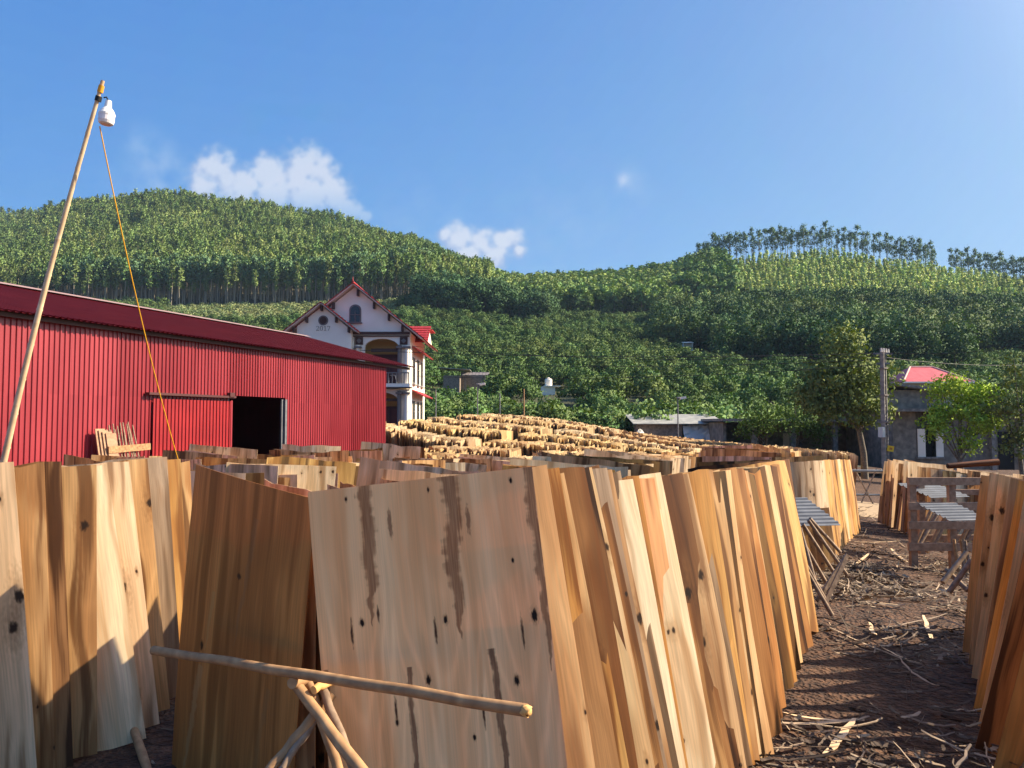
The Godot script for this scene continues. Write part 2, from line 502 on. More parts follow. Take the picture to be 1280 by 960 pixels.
# ---------------------------------------------------------------- the setting
func terrain(called: String, xs: Array, ds: Array, m: Material) -> void:
	var b := nb()
	var ht := []
	for d in ds:
		var line := []
		for x in xs: line.append(Vector3(x, G(x, d), -d))
		ht.append(line)
	var st := SurfaceTool.new()
	st.begin(Mesh.PRIMITIVE_TRIANGLES)
	st.set_smooth_group(0)
	for i in ds.size():
		for j in xs.size():
			st.set_uv(Vector2(xs[j], ds[i]))
			st.add_vertex(ht[i][j])
	var w := xs.size()
	for i in ds.size() - 1:
		for j in w - 1:
			var a := i * w + j
			for k in [a, a + w + 1, a + 1, a, a + w, a + w + 1]: st.add_index(k)
	st.generate_normals()
	tag(obj(called, st.commit(), m), "", "", "", "structure")

func steps(a: float, b: float, fine: float, grow: float, around := 0.0) -> Array:
	var out := []
	var x := around
	var s := fine
	while x < b:
		out.append(x); x += s; s *= grow
	out.append(b)
	x = around - fine; s = fine * grow
	while x > a:
		out.push_front(x); x -= s; s *= grow
	out.push_front(a)
	return out

func build_ground() -> void:
	var soil := mat(Color.WHITE, 0.95, mottled(3, 0.045, Color(0.25, 0.17, 0.12), Color(0.50, 0.37, 0.27), 512), 0.55)
	soil.heightmap_enabled = true
	soil.heightmap_texture = mottled(4, 0.09, Color(0, 0, 0), Color(1, 1, 1), 512)
	soil.heightmap_scale = 2.5
	soil.detail_enabled = true
	soil.detail_blend_mode = BaseMaterial3D.BLEND_MODE_MUL
	soil.detail_albedo = mottled(5, 0.02, Color(0.72, 0.66, 0.6), Color(1, 1, 1), 128)
	soil.detail_uv_layer = BaseMaterial3D.DETAIL_UV_1
	terrain("ground", steps(-700, 700, 0.6, 1.06, 2.0), steps(-500, 52, 0.6, 1.05, 6.0), soil)
	var slope := mat(Color.WHITE, 0.95, mottled(8, 0.03, Color(0.14, 0.17, 0.07), Color(0.30, 0.31, 0.14), 256), 0.06)
	var ds := [52.0, 53.0, 55.0, 58.0]
	var d := 62.0
	while d < 460.0:
		ds.append(d); d += 6.0
	while d < 900.0:
		ds.append(d); d += 20.0
	ds.append(900.0)
	terrain("hills", steps(-900, 900, 6.0, 1.03, 0.0), ds, slope)
	var bounce_tone := mat(Color.WHITE, 0.95, mottled(13, 0.05, Color(0.62, 0.52, 0.39), Color(0.76, 0.65, 0.50)), 0.5)  # pale unseen ground added behind the camera to bounce light onto sheets
	var y := nb()
	for i in 16:
		for j in 12:
			var x0 := -13.0 + i * 1.7; var z0 := 0.5 + j * 1.7
			quad(y, Vector3(x0, G(x0, -z0 - 1.7) + 0.01, z0 + 1.7), Vector3(x0 + 1.7, G(x0 + 1.7, -z0 - 1.7) + 0.01, z0 + 1.7), Vector3(x0 + 1.7, G(x0 + 1.7, -z0) + 0.01, z0), Vector3(x0, G(x0, -z0) + 0.01, z0))
	tag(obj("bounce_ground", done(y), bounce_tone), "", "", "", "structure")
	# the pale dusty patch of lane past the stacks
	var sand := mat(Color.WHITE, 0.95, mottled(12, 0.05, Color(0.55, 0.46, 0.35), Color(0.70, 0.60, 0.46)), 0.6)
	var b := nb()
	var c := Vector3(7.6, 0, -17.5)
	var prev: Array = []
	for i in 19:
		var a := TAU * i / 18.0
		var k := 1.0 + 0.14 * sin(i * 2.3)
		var q := c + Vector3(cos(a) * 3.4 * k, 0, sin(a) * 2.6 * k)
		q.y = G(q.x, -q.z) + 0.006
		var cc := c; cc.y = G(c.x, -c.z) + 0.012
		var mid := cc.lerp(q, 0.5); mid.y = G(mid.x, -mid.z) + 0.012
		if prev.size():
			tri(b, cc, prev[1], mid); tri(b, prev[1], prev[0], q); tri(b, prev[1], q, mid)
		prev = [q, mid]
	tag(obj("dusty_lane", done(b), sand), "", "", "", "structure")

# ---------------------------------------------------------------- trees
func tall_tree_meshes(sd: int, h: float, clumps := 24, leaf := 0.78, from := 0.5) -> Array:      # [trunk, crown] of a plantation eucalyptus
	var r := RandomNumberGenerator.new()
	r.seed = sd
	var b := nb()
	var bend := Vector3(r.randf_range(-0.35, 0.35), 0, r.randf_range(-0.35, 0.35))
	tube(b, [Vector3(0, -0.6, 0), Vector3(0, h * 0.5, 0) + bend, Vector3(0, h * 0.95, 0)], [0.17, 0.12, 0.03], 5, Color.WHITE, false)
	for i in 5:
		var y := h * r.randf_range(0.55, 0.85)
		var a := r.randf() * TAU
		tube(b, [Vector3(0, y, 0) + bend * 0.6, Vector3(cos(a) * 1.1, y + 0.9, sin(a) * 1.1)], [0.05, 0.02], 4, Color.WHITE, false)
	var c := nb()
	for i in clumps:
		var t := r.randf()
		var y := h * lerpf(from, 1.0, pow(t, 0.8))
		var q := (1.0 - absf(t - 0.45) * 1.25) * h * 0.125
		var a := r.randf() * TAU
		var at := Vector3(cos(a) * q * r.randf(), y, sin(a) * q * r.randf())
		var tone := r.randf_range(0.75, 1.25)
		for k in 12:
			var f := tone * r.randf_range(0.85, 1.15)
			leaf_quad(c, at + Vector3(r.randfn() * 0.42, r.randfn() * 0.45, r.randfn() * 0.42), leaf, r, Color(f, f, f * 0.9), 0.4, Vector3(at.x, (y / h - 0.7) * 3.0, at.z) * 0.8 + Vector3(r.randfn() * 0.25, 0.35, r.randfn() * 0.25))
	return [done(b), done(c)]

func build_forest() -> void:
	var r := RandomNumberGenerator.new()
	r.seed = 4242
	M.leaf = leaf_mat(Color(1, 1, 1))
	M.bark_pale = mat(Color(0.60, 0.56, 0.48), 0.85)
	M.bark_dark = mat(Color(0.27, 0.22, 0.17), 0.9)
	var patch := noise(0.02, 31, 2)
	var kinds := []; var airy := []
	for i in 5:
		kinds.append(tall_tree_meshes(50 + i, 14.0))
		airy.append(tall_tree_meshes(70 + i, 16.0, 22, 0.72, 0.46))
	# distinct trees: those along the right ridge and the front edge of the wood on the left hill
	var tall := func(x: float, d: float, s: float, label: String, group: String, tint: Color) -> void:
		var k: Array = (airy if group.contains("ridge") else kinds)[r.randi() % 5]
		var o := thing("eucalyptus_tree", label, "tree", Vector3(x, G(x, d), -d), r.randf() * TAU, group)
		o.scale = Vector3(s * 0.95, s, s * 0.95)
		obj("trunk", k[0], M.bark_pale, o)
		obj("crown", k[1], tint_leaf(tint), o)
	for line in 2:
		var px := 846.0 + line * 4.0
		while px < 1330.0:
			var d := 334.0 + line * 5.0 + r.randf_range(-2, 2) + (px - 900.0) * 0.008
			px += r.randf_range(4.5, 9.5)
			if absf(px - 1183.0) < 7.0: continue
			var s := r.randf_range(0.85, 1.1) * (0.72 if px < 870.0 else 1.0)
			if px > 1080: s *= 0.95
			tall.call((px - 640.0) / FOCAL * d, d, s, "slender pale-trunked eucalyptus standing against the sky on the right ridge", "eucalyptus trees along the right ridge", Color(0.135, 0.218, 0.121))
	for line in 2:
		var px := 60.0
		while px < 610.0:
			var d := 240.0 + line * 4.0 + r.randf_range(-1.5, 1.5)
			if px > 440.0: d += (px - 440.0) * 0.5
			px += r.randf_range(6.5, 11.0)
			tall.call((px - 640.0) / FOCAL * d, d, r.randf_range(0.88, 1.08), "tall bare-trunked eucalyptus at the lower edge of the left hill wood", "eucalyptus trees at the foot of the left hill wood", Color(0.159, 0.265, 0.135))
	# the mass of the woods
	var groups := {"euc": [[], []], "mid": [[], []], "young": [[], []], "dark": [[], []], "bush": [[], []], "low": [[], []], "shrub": [[], []]}
	var put := func(g: String, x: float, d: float, s: Vector3, c: Color) -> void:
		groups[g][0].append(turned(x, G(x, d) - 0.15, d, s, r))
		var k := r.randf_range(0.72, 1.22)
		groups[g][1].append(Color(c.r * k * r.randf_range(0.9, 1.15), c.g * k, c.b * k))
	var d := 56.0
	while d < 640.0:
		var step := 3.2 if d < 240.0 else (2.6 if d < 440.0 else 7.0)
		var a := -0.74
		while a < 0.74:
			a += step / d * r.randf_range(0.75, 1.25)
			var dd := d + r.randf_range(-0.5, 0.5) * step
			var px := 640.0 + FOCAL * a
			var x := a * dd
			var v := patch.get_noise_2d(x, dd)
			if dd < 64.0 and px > 500.0 and px < 1130: continue
			if (dd > 74.0 and dd < 94.0 and (absf(x + 6.4) < 4.2 or absf(x - 4.6) < 2.0)) or (dd > 138.0 and dd < 152.0 and absf(x - 34.3) < 2.6): continue      # clearings round the huts
			if dd < 235.0:
				if px > 200 and px < 500 and dd > 190.0 + v * 8.0:
					put.call("low", x, dd, Vector3(0.9, r.randf_range(0.5, 0.8), 0.9), Color(0.278, 0.340, 0.158))
				elif px > 520 and px < 690 and dd > 205.0 + v * 20.0:
					put.call("dark", x, dd, Vector3.ONE * r.randf_range(1.0, 1.5), Color(0.084, 0.162, 0.074))
				elif px > 820 and dd > 140.0 + v * 35.0 - (px - 900) * 0.02 and dd < 222.0:
					put.call("dark", x, dd, Vector3.ONE * r.randf_range(0.7, 1.3), Color(0.072, 0.136, 0.059).lerp(Color(0.139, 0.206, 0.086), clampf(0.35 + v * 1.6, 0, 1)))
				elif dd > 66.0 or r.randf() < 0.5:
					if r.randf() < 0.86:
						var c := Color(0.080, 0.120, 0.057).lerp(Color(0.107, 0.140, 0.067), clampf(0.4 + v * 1.4, 0, 1))
						c = Color(c.r * 1.25, c.g * 1.42, c.b * 1.05)
						put.call("bush", x, dd, Vector3.ONE * r.randf_range(0.7, 1.15) * (0.75 if dd < 80 else 1.0), c)
			elif px < 615.0 - maxf(0, (300 - dd)) * 0.1:
				put.call("euc", x, dd, Vector3(0.8, 0.95, 0.8) * r.randf_range(0.55, 1.18) * (1.0 if dd < 470 else 1.5), Color(0.168, 0.257, 0.089).lerp(Color(0.269, 0.357, 0.131), clampf(0.35 + v * 1.9, 0, 1)))
			elif px < 850.0:
				if dd < 350.0 and dd > 236.0: put.call("mid", x, dd, Vector3.ONE * r.randf_range(0.8, 1.2), Color(0.168, 0.272, 0.088).lerp(Color(0.237, 0.326, 0.115), clampf(0.4 + v * 1.6, 0, 1)))
				elif dd < 420: put.call("mid", x, dd, Vector3.ONE, Color(0.092, 0.158, 0.062))
			elif px > 1250 and dd < 320 and r.randf() < 0.2:
				put.call("dark", x, dd, Vector3.ONE * 0.8, Color(0.071, 0.139, 0.048))
			elif dd < 331.0:
				if px < 935.0 - (dd - 240.0) * 0.35 and dd > 250: put.call("mid", x, dd, Vector3.ONE * r.randf_range(0.9, 1.3), Color(0.153, 0.254, 0.088))
				elif dd < 320.0 + v * 6.0: put.call("young", x, dd, Vector3.ONE * r.randf_range(0.62, 1.05), Color(0.421, 0.527, 0.210))
		d += step * 0.92
	for i in 330:
		var px := r.randf_range(515, 965)
		var dd := r.randf_range(51.5, 66.0) + (10.0 if px < 620 else 0.0)
		put.call("shrub", (px - 640.0) / FOCAL * dd, dd, Vector3.ONE * r.randf_range(0.75, 1.25) * (1.0 if px < 800 else 1.15), Color(0.127, 0.226, 0.074).lerp(Color(0.166, 0.238, 0.090), r.randf()))
	var forms := {
		"shrub": func(i: int) -> Array: return [tube_mesh([Vector3(0, -0.3, 0), Vector3(0, 1.2, 0)], [0.05, 0.03], 5), crown(310 + i, Vector3(0, 1.1, 0), Vector3(1.15, 1.3, 1.15), 40, 16, 0.26, 0.22, "dome")],
		"euc": func(i: int) -> Array: return tall_tree_meshes(150 + i, 13.0),
		"mid": func(i: int) -> Array: return [tube_mesh([Vector3(0, -0.5, 0), Vector3(0, 7, 0)], [0.14, 0.04], 5), crown(210 + i, Vector3(0, 6.0, 0), Vector3(1.6, 3.4, 1.6), 20, 11, 0.95, 0.5)],
		"young": func(i: int) -> Array: return [tube_mesh([Vector3(0, -0.3, 0), Vector3(0, 4, 0)], [0.07, 0.02], 5), crown(230 + i, Vector3(0, 3.6, 0), Vector3(1.3, 3.0, 1.3), 20, 9, 0.6, 0.26, "cone")],
		"dark": func(i: int) -> Array: return [tube_mesh([Vector3(0, -0.5, 0), Vector3(0, 4, 0)], [0.2, 0.08], 5), crown(250 + i, Vector3(0, 4.2, 0), Vector3(2.5, 3.2, 2.5), 36, 24, 0.5, 0.48)],
		"bush": func(i: int) -> Array: return [tube_mesh([Vector3(0, -0.3, 0), Vector3(0, 1.6, 0)], [0.1, 0.06], 5), crown(270 + i, Vector3(0, 1.5, 0), Vector3(1.9, 1.9, 1.9), 40, 22, 0.34, 0.28, "dome")],
		"low": func(i: int) -> Array: return [tube_mesh([Vector3(0, -0.2, 0), Vector3(0, 0.6, 0)], [0.05, 0.02], 4), crown(290 + i, Vector3(0, 0.5, 0), Vector3(1.8, 1.3, 1.8), 24, 11, 0.5, 0.32, "dome")]}
	var said := {"shrub": ["shrubs", "bright green shrubs along the far edge of the drying field", "shrubs"], "euc": ["hillside_wood", "dense eucalyptus wood covering the large round hill on the left", "wood"], "mid": ["saddle_wood", "light green wood on the low saddle between the two hills", "wood"], "young": ["young_plantation", "bright green young plantation in rows below the right ridge", "plantation"],
		"dark": ["dark_grove", "dark green broadleaf grove across the middle of the right slope", "grove"], "bush": ["orchard", "olive green orchard of rounded bushes covering the lower slope", "orchard"], "low": ["scrub", "yellowish scrub on the slope above the red shed roof", "scrub"]}
	for g in groups:
		var variants := 6 if g in ["euc", "bush", "dark"] else 3
		var whole := Node3D.new()
		whole.name = said[g][0]
		add_child(whole)
		tag(whole, said[g][1], said[g][2], "", "stuff")
		for i in variants:
			var form: Array = forms[g].call(i)
			var where := []; var cols := []
			for k in range(i, groups[g][0].size(), variants):
				where.append(groups[g][0][k]); cols.append(groups[g][1][k])
			many("crowns", form[1], where, cols, M.leaf, "", "", whole)
			many("trunks", form[0], where, [], M.bark_pale if g in ["euc", "mid"] else M.bark_dark, "", "", whole)

var leaf_tints := {}
func tint_leaf(c: Color) -> StandardMaterial3D:
	if not leaf_tints.has(c):
		var m: StandardMaterial3D = M.leaf.duplicate()
		m.albedo_color = c.linear_to_srgb()
		leaf_tints[c] = m
	return leaf_tints[c]

func near_tree(called: String, label: String, at: Vector3, lean: Vector3, trunk_h: float, tr: float, crowns: Array, leaf: float, tint: Color, sd: int, bark: Material, boughs := 7) -> void:
	var r := RandomNumberGenerator.new()
	r.seed = sd
	var o := thing(called, label, "tree", at)
	var b := nb()
	var top := Vector3(lean.x, trunk_h, lean.z)
	tube(b, [Vector3(0, -0.3, 0), top * 0.35 + Vector3(0.05, 0, 0), top * 0.7 - Vector3(0.04, 0, 0.03), top], [tr * 1.25, tr, tr * 0.85, tr * 0.6], 9)
	obj("trunk", done(b), bark, o)
	var all := nb()
	for i in crowns.size():
		var c: Array = crowns[i]       # [center, radii, clumps, leaves per clump, spread]
		var bb := nb()
		for k in maxi(2, boughs / crowns.size() + 1):
			var e: Vector3 = c[0] + Vector3(r.randf_range(-0.7, 0.7), r.randf_range(-0.3, 0.7), r.randf_range(-0.7, 0.7)) * c[1]
			var s := top * r.randf_range(0.6, 1.0)
			tube(bb, [s, s.lerp(e, 0.5) + Vector3(0, 0.15, 0), e], [tr * 0.4, tr * 0.25, tr * 0.08], 5)
		obj("limb", done(bb), bark, o)
		obj("crown", crown(sd + i * 7, c[0], c[1], c[2], c[3], leaf, c[4]), tint_leaf(tint), o)

func make_wood() -> void:
	var L := Color(0.93, 0.82, 0.66); var T := Color(0.84, 0.69, 0.52); var D := Color(0.42, 0.28, 0.17)
	wood.cream = wood_mat(veneer(11, Color(0.96, 0.87, 0.71), Color(0.89, 0.76, 0.57), Color(0.58, 0.41, 0.25), 0.45, 18))
	wood.pale = wood_mat(veneer(21, L, T, D, 0.55, 18))
	wood.pink = wood_mat(veneer(31, Color(0.92, 0.79, 0.59), Color(0.87, 0.68, 0.46), Color(0.50, 0.32, 0.19), 0.5, 4))
	wood.tan = wood_mat(veneer(41, Color(0.85, 0.69, 0.48), Color(0.72, 0.53, 0.33), Color(0.38, 0.24, 0.13), 0.75, 8))
	wood.orange = wood_mat(veneer(51, Color(0.88, 0.72, 0.46), Color(0.79, 0.58, 0.32), Color(0.46, 0.29, 0.15), 0.75, 4))
	wood.brown = wood_mat(veneer(61, Color(0.70, 0.52, 0.34), Color(0.54, 0.37, 0.22), Color(0.28, 0.17, 0.09), 0.9, 4))
	wood.olive = wood_mat(veneer(71, Color(0.70, 0.56, 0.34), Color(0.52, 0.39, 0.20), Color(0.27, 0.19, 0.09), 0.9, 3))
	wood.grey = wood_mat(veneer(81, Color(0.74, 0.65, 0.55), Color(0.62, 0.51, 0.40), Color(0.33, 0.25, 0.18), 0.6, 3))
	# the broad pale sheet at the front: rotary-cut, so its marks return about every third of its width
	var im := veneer(91, Color(0.975, 0.83, 0.62), Color(0.96, 0.755, 0.53), Color(0.80, 0.56, 0.35), 0.25, 0, 448, 600, 0.07)
	var dk := Color(0.52, 0.35, 0.23)
	streak(im, 0.254, 0.0, 0.236, 0.36, 0.036, dk, 0.85, 5)
	streak(im, 0.625, 0.0, 0.60, 0.42, 0.044, dk, 0.85, 6)
	streak(im, 0.985, 0.0, 0.985, 0.53, 0.028, dk, 0.8, 7)
	streak(im, 0.371, 0.47, 0.352, 1.0, 0.013, Color(0.36, 0.24, 0.17), 0.8, 8)
	streak(im, 0.735, 0.45, 0.755, 1.0, 0.017, Color(0.36, 0.24, 0.17), 0.85, 9)
	streak(im, 0.02, 0.45, 0.03, 0.86, 0.010, Color(0.40, 0.27, 0.18), 0.7, 10)
	for q in [[0.142, 0.37, 0.05], [0.50, 0.39, 0.05], [0.875, 0.42, 0.06], [0.30, 0.57, 0.05], [0.67, 0.60, 0.06], [0.088, 0.86, 0.06], [0.448, 0.89, 0.06], [0.871, 0.84, 0.08], [0.26, 0.33, 0.03]]:
		stamp(im, q[0], q[1], 0.007, q[2] * 0.8, Color(0.24, 0.15, 0.10), 0.9, 0.7, int(q[0] * 99))
	for q in [[0.345, 0.105], [0.69, 0.12]]:
		stamp(im, q[0], q[1], 0.012, 0.045, Color(0.55, 0.40, 0.28), 0.8, 0.5, 3)
	for q in [[0.188, 0.346, 8], [0.547, 0.364, 8], [0.935, 0.381, 13], [0.098, 0.48, 8], [0.449, 0.507, 10], [0.827, 0.535, 10], [0.164, 0.03, 5], [0.527, 0.03, 5], [0.897, 0.03, 6], [0.867, 0.236, 5], [0.30, 0.60, 6], [0.62, 0.66, 6]]:
		stamp(im, q[0], q[1], q[2] * 0.0019, q[2] * 0.0021, Color(0.52, 0.36, 0.24), 0.6, 0.9, int(q[0] * 77))
		stamp(im, q[0], q[1], q[2] * 0.0011, q[2] * 0.0013, Color(0.10, 0.06, 0.04), 1.0, 0.4, int(q[0] * 55))
	wood.front = wood_mat(im)
	# the dark heartwood sheet beside it
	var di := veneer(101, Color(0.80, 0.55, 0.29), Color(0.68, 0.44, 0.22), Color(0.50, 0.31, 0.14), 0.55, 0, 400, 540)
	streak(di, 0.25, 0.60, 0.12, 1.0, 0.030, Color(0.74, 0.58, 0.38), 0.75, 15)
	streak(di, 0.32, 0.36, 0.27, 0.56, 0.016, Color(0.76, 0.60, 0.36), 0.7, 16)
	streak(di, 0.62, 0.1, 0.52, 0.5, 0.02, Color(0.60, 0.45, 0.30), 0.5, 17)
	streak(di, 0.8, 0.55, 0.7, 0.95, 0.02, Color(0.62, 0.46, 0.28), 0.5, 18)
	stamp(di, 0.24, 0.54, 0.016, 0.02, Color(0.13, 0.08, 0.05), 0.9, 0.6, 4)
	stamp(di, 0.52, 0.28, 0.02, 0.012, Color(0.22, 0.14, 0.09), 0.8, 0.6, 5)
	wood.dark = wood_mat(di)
	M.pole = mat(Color(1, 1, 1), 0.75, mottled(14, 0.05, Color(0.52, 0.38, 0.25), Color(0.76, 0.60, 0.42), 128), 2.5)
	M.pole_end = mat(Color(0.85, 0.66, 0.40), 0.8)
	M.stick = mat(Color(1, 1, 1), 0.8, mottled(15, 0.06, Color(0.42, 0.34, 0.27), Color(0.68, 0.58, 0.48), 128), 3.0)
	M.frame_wood = mat(Color(1, 1, 1), 0.85, mottled(16, 0.05, Color(0.55, 0.42, 0.32), Color(0.72, 0.58, 0.46), 128), 2.0)
	M.zinc = mat(Color(1, 1, 1), 0.6, mottled(17, 0.03, Color(0.36, 0.37, 0.385), Color(0.48, 0.49, 0.505), 128), 1.5, 0.15)
	M.concrete = mat(Color(1, 1, 1), 0.9, mottled(18, 0.03, Color(0.40, 0.39, 0.37), Color(0.60, 0.58, 0.55), 256), 0.5)
	M.render = mat(Color(1, 1, 1), 0.9, mottled(19, 0.025, Color(0.40, 0.385, 0.36), Color(0.58, 0.555, 0.51), 256), 0.35)
	M.white = mat(Color(1, 1, 1), 0.8, mottled(23, 0.03, Color(0.94, 0.905, 0.84), Color(0.98, 0.95, 0.89), 128), 0.2)
	M.black = mat(Color(0.03, 0.03, 0.03), 0.7)
	M.trim = mat(Color(0.30, 0.20, 0.17), 0.7)
	M.grey_trim = mat(Color(0.46, 0.43, 0.42), 0.8)

# ---------------------------------------------------------------- the red shed
func corrugated(w: float, h: float, pitch := 0.1, depth := 0.022) -> ArrayMesh:      # in x-y, ribs upright, facing +z
	var prof := []
	var n := maxi(1, roundi(w / pitch))
	for i in n:
		var x := w * i / n
		var p := w / n
		for q in [[0.0, 0.0], [0.5, 0.0], [0.6, 1.0], [0.85, 1.0], [0.95, 0.0]]:
			prof.append(Vector2(x + q[0] * p, q[1] * depth))
	prof.append(Vector2(w, 0))
	var b := nb()
	for i in prof.size() - 1:
		var a: Vector2 = prof[i]; var c: Vector2 = prof[i + 1]
		quad(b, Vector3(a.x, 0, a.y), Vector3(c.x, 0, c.y), Vector3(c.x, h, c.y), Vector3(a.x, h, a.y))
		quad(b, Vector3(c.x, 0, c.y - 0.002), Vector3(a.x, 0, a.y - 0.002), Vector3(a.x, h, a.y - 0.002), Vector3(c.x, h, c.y - 0.002))
	return done(b)

func build_shed() -> void:
	var reds := []
	for k in 5:
		var t := [0.0, 0.035, -0.03, 0.02, -0.015][k] as float
		reds.append(mat(Color(1, 1, 1), 0.36, mottled(240 + k, 0.02, Color(0.49 + t, 0.115 + t, 0.15 + t), Color(0.575 + t, 0.175 + t, 0.205 + t), 192, 0.25), 0.5))
	var red: StandardMaterial3D = reds[0]
	var red2: StandardMaterial3D = reds[1]
	var door_red := mat(Color(1, 1, 1), 0.42, mottled(26, 0.02, Color(0.52, 0.07, 0.10), Color(0.60, 0.11, 0.13), 128), 0.5)
	var roof_red := mat(Color(1, 1, 1), 0.5, mottled(27, 0.02, Color(0.37, 0.10, 0.10), Color(0.46, 0.14, 0.135), 256), 0.4)
	roof_red.metallic_specular = 0.15
	var o := thing("shed", "long red corrugated metal shed with an open doorway and sliding door", "shed", Vector3(-8.66, -0.12, -13.0), 1.2121)
	var H := 3.45
	var wide := 1.049
	var full := corrugated(wide, H)
	for i in 11:
		obj("wall_panel", full, reds[(i * 3) % 5], o, Vector3(-6 + wide * i, 0, 0.006 * (i % 2)))
	var over := corrugated(1.085, H - 2.24)
	for i in 2: obj("wall_panel", over, reds[2 + i], o, Vector3(5.54 + 1.085 * i, 2.24, 0.006 * i))
	var right := corrugated(1.042, H)
	for i in 5: obj("wall_panel", right, reds[(i * 2 + 1) % 5], o, Vector3(7.71 + 1.042 * i, 0, 0.006 * (i % 2)))
	# gable ends, back, inner floor stay plain sheeting
	var b := nb()
	var gable := PackedVector2Array([Vector2(0, 0), Vector2(8.4, 0), Vector2(8.4, H - 0.1), Vector2(4.2, H + 1.16), Vector2(0, H - 0.1)])
	prism(b, gable, 0.0, 0.03, Transform3D(Basis(Vector3.UP, PI / 2), Vector3(12.90, 0, -0.01)))
	prism(b, gable, 0.0, 0.03, Transform3D(Basis(Vector3.UP, PI / 2), Vector3(-6.0, 0, -0.01)))
	box(b, Vector3(3.45, H / 2, -8.4), Vector3(18.9, H, 0.03))
	obj("end_wall", done(b), red2, o)
	# sliding door on its rail
	var door := Node3D.new()
	door.name = "sliding_door"
	o.add_child(door)
	door.position = Vector3(3.24, 0.04, 0.07)
	for i in 2: obj("door_panel", corrugated(1.15, 2.06), door_red, door, Vector3(1.15 * i, 0, 0.001 * i))
	obj("stile", box_mesh(Vector3(0.05, 2.08, 0.04)), red2, door, Vector3(2.32, 1.04, 0.01))
	b = nb()
	box(b, Vector3(0.95, 2.2, 0.07), Vector3(2.6, 0.05, 0.12))
	box(b, Vector3(2.1, 2.25, 0.1), Vector3(0.16, 0.1, 0.1))
	obj("door_rail", done(b), mat(Color(0.28, 0.09, 0.09), 0.6), o, Vector3(3.4, 0.0, 0.02))
	b = nb()
	box(b, Vector3(7.66, 1.1, 0.02), Vector3(0.07, 2.2, 0.09)); box(b, Vector3(7.58, 1.1, -0.02), Vector3(0.05, 2.2, 0.05))
	obj("door_jamb", done(b), M.zinc, o)
	obj("door_jamb", box_mesh(Vector3(0.06, 2.2, 0.06), Vector3(5.55, 1.1, -0.03)), M.zinc, o)
	# roof: sheets of about one metre laid up the slope
	var rise := 1.22; var run := 4.45
	var long := sqrt(rise * rise + run * run)
	var tilt := atan2(rise, run)
	var rs := corrugated(1.0, long, 0.125, 0.03)
	for i in 21:
		obj("roof_sheet", rs, roof_red, o).transform = Transform3D(Basis(Vector3.RIGHT, -PI / 2 + tilt), Vector3(-6.6 + i * 1.0, H + 0.02 + 0.002 * (i % 2), 0.28))
		obj("roof_sheet", rs, roof_red, o).transform = Transform3D(Basis(Vector3.UP, PI) * Basis(Vector3.RIGHT, -PI / 2 + tilt), Vector3(-5.6 + i * 1.0, H + 0.02 + 0.002 * (i % 2), -8.62))
	b = nb()
	prism(b, PackedVector2Array([Vector2(-0.25, -0.05), Vector2(0, 0.03), Vector2(0.25, -0.05), Vector2(0, 0.0)]), 0, 21.0, Transform3D(Basis(Vector3.UP, PI / 2), Vector3(-6.6, H + rise + 0.07, -4.17)))
	obj("ridge_cap", done(b), mat(Color(0.62, 0.50, 0.46), 0.5), o)
	b = nb()
	for k in 4:
		var z := 0.12 - k * 1.35
		box(b, Vector3(3.9, H - 0.06 + (0.28 - z) * rise / run, z), Vector3(20.8, 0.08, 0.06))
	obj("purlin", done(b), M.trim, o)
	b = nb()
	for x in [-5.9, -1.0, 3.2, 8.0, 12.6]:
		box(b, Vector3(x, H / 2 - 0.1, -0.12), Vector3(0.1, H - 0.1, 0.1))
	obj("post", done(b), M.trim, o)
	# bundle of sticks leaning on the wall
	var r := RandomNumberGenerator.new(); r.seed = 9
	var base := Vector3(-8.66, 0, -13.0) + Vector3(0.351, 0, -0.936) * 2.3 + Vector3(0.936, 0, 0.351) * 0.42
	base.y = 0.0
	var s := thing("stick_bundle", "bundle of thin sticks with a cross board leaning on the red shed wall", "bundle", base, 1.2121)
	for i in 13:
		var x := -0.34 + i * 0.056
		obj("stick", tube_mesh([Vector3(x * 1.15, 0, 0.1), Vector3(x * 0.95 + r.randf_range(-0.02, 0.02), 1.42 + r.randf_range(-0.08, 0.08), -0.24)], [0.016, 0.013], 6), M.stick, s)
	obj("cross_board", box_mesh(Vector3(1.0, 0.13, 0.03), Vector3(0.1, 0.98, -0.07), Basis(Vector3.BACK, 0.04)), M.pole, s)
	var pl := thing("board_stack", "dark old boards leaning beside the stick bundle on the shed wall", "boards", base - Vector3(0.351, 0, -0.936) * 0.55, 1.2121)
	for i in 4: obj("board", box_mesh(Vector3(0.22, 1.4 - 0.06 * i, 0.02), Vector3(0.12 + 0.05 * i, 0.68, -0.12 + 0.03 * i), Basis(Vector3.RIGHT, -0.22)), M.frame_wood, pl)

# ---------------------------------------------------------------- the white house
func arch_wall(x0: float, x1: float, y0: float, y1: float, a0: float, a1: float, spring: float, top: float) -> PackedVector2Array:
	var p := PackedVector2Array([Vector2(x0, y0), Vector2(a0, y0), Vector2(a0, spring)])
	for i in 13:
		var f := PI - PI * i / 12.0
		p.append(Vector2((a0 + a1) / 2 + cos(f) * (a1 - a0) / 2, spring + sin(f) * (top - spring)))
	p.append_array([Vector2(a1, spring), Vector2(a1, y0), Vector2(x1, y0), Vector2(x1, y1), Vector2(x0, y1)])
	var q := PackedVector2Array()
	for e in p:
		if q.is_empty() or q[-1].distance_to(e) > 0.001: q.append(e)
	return q

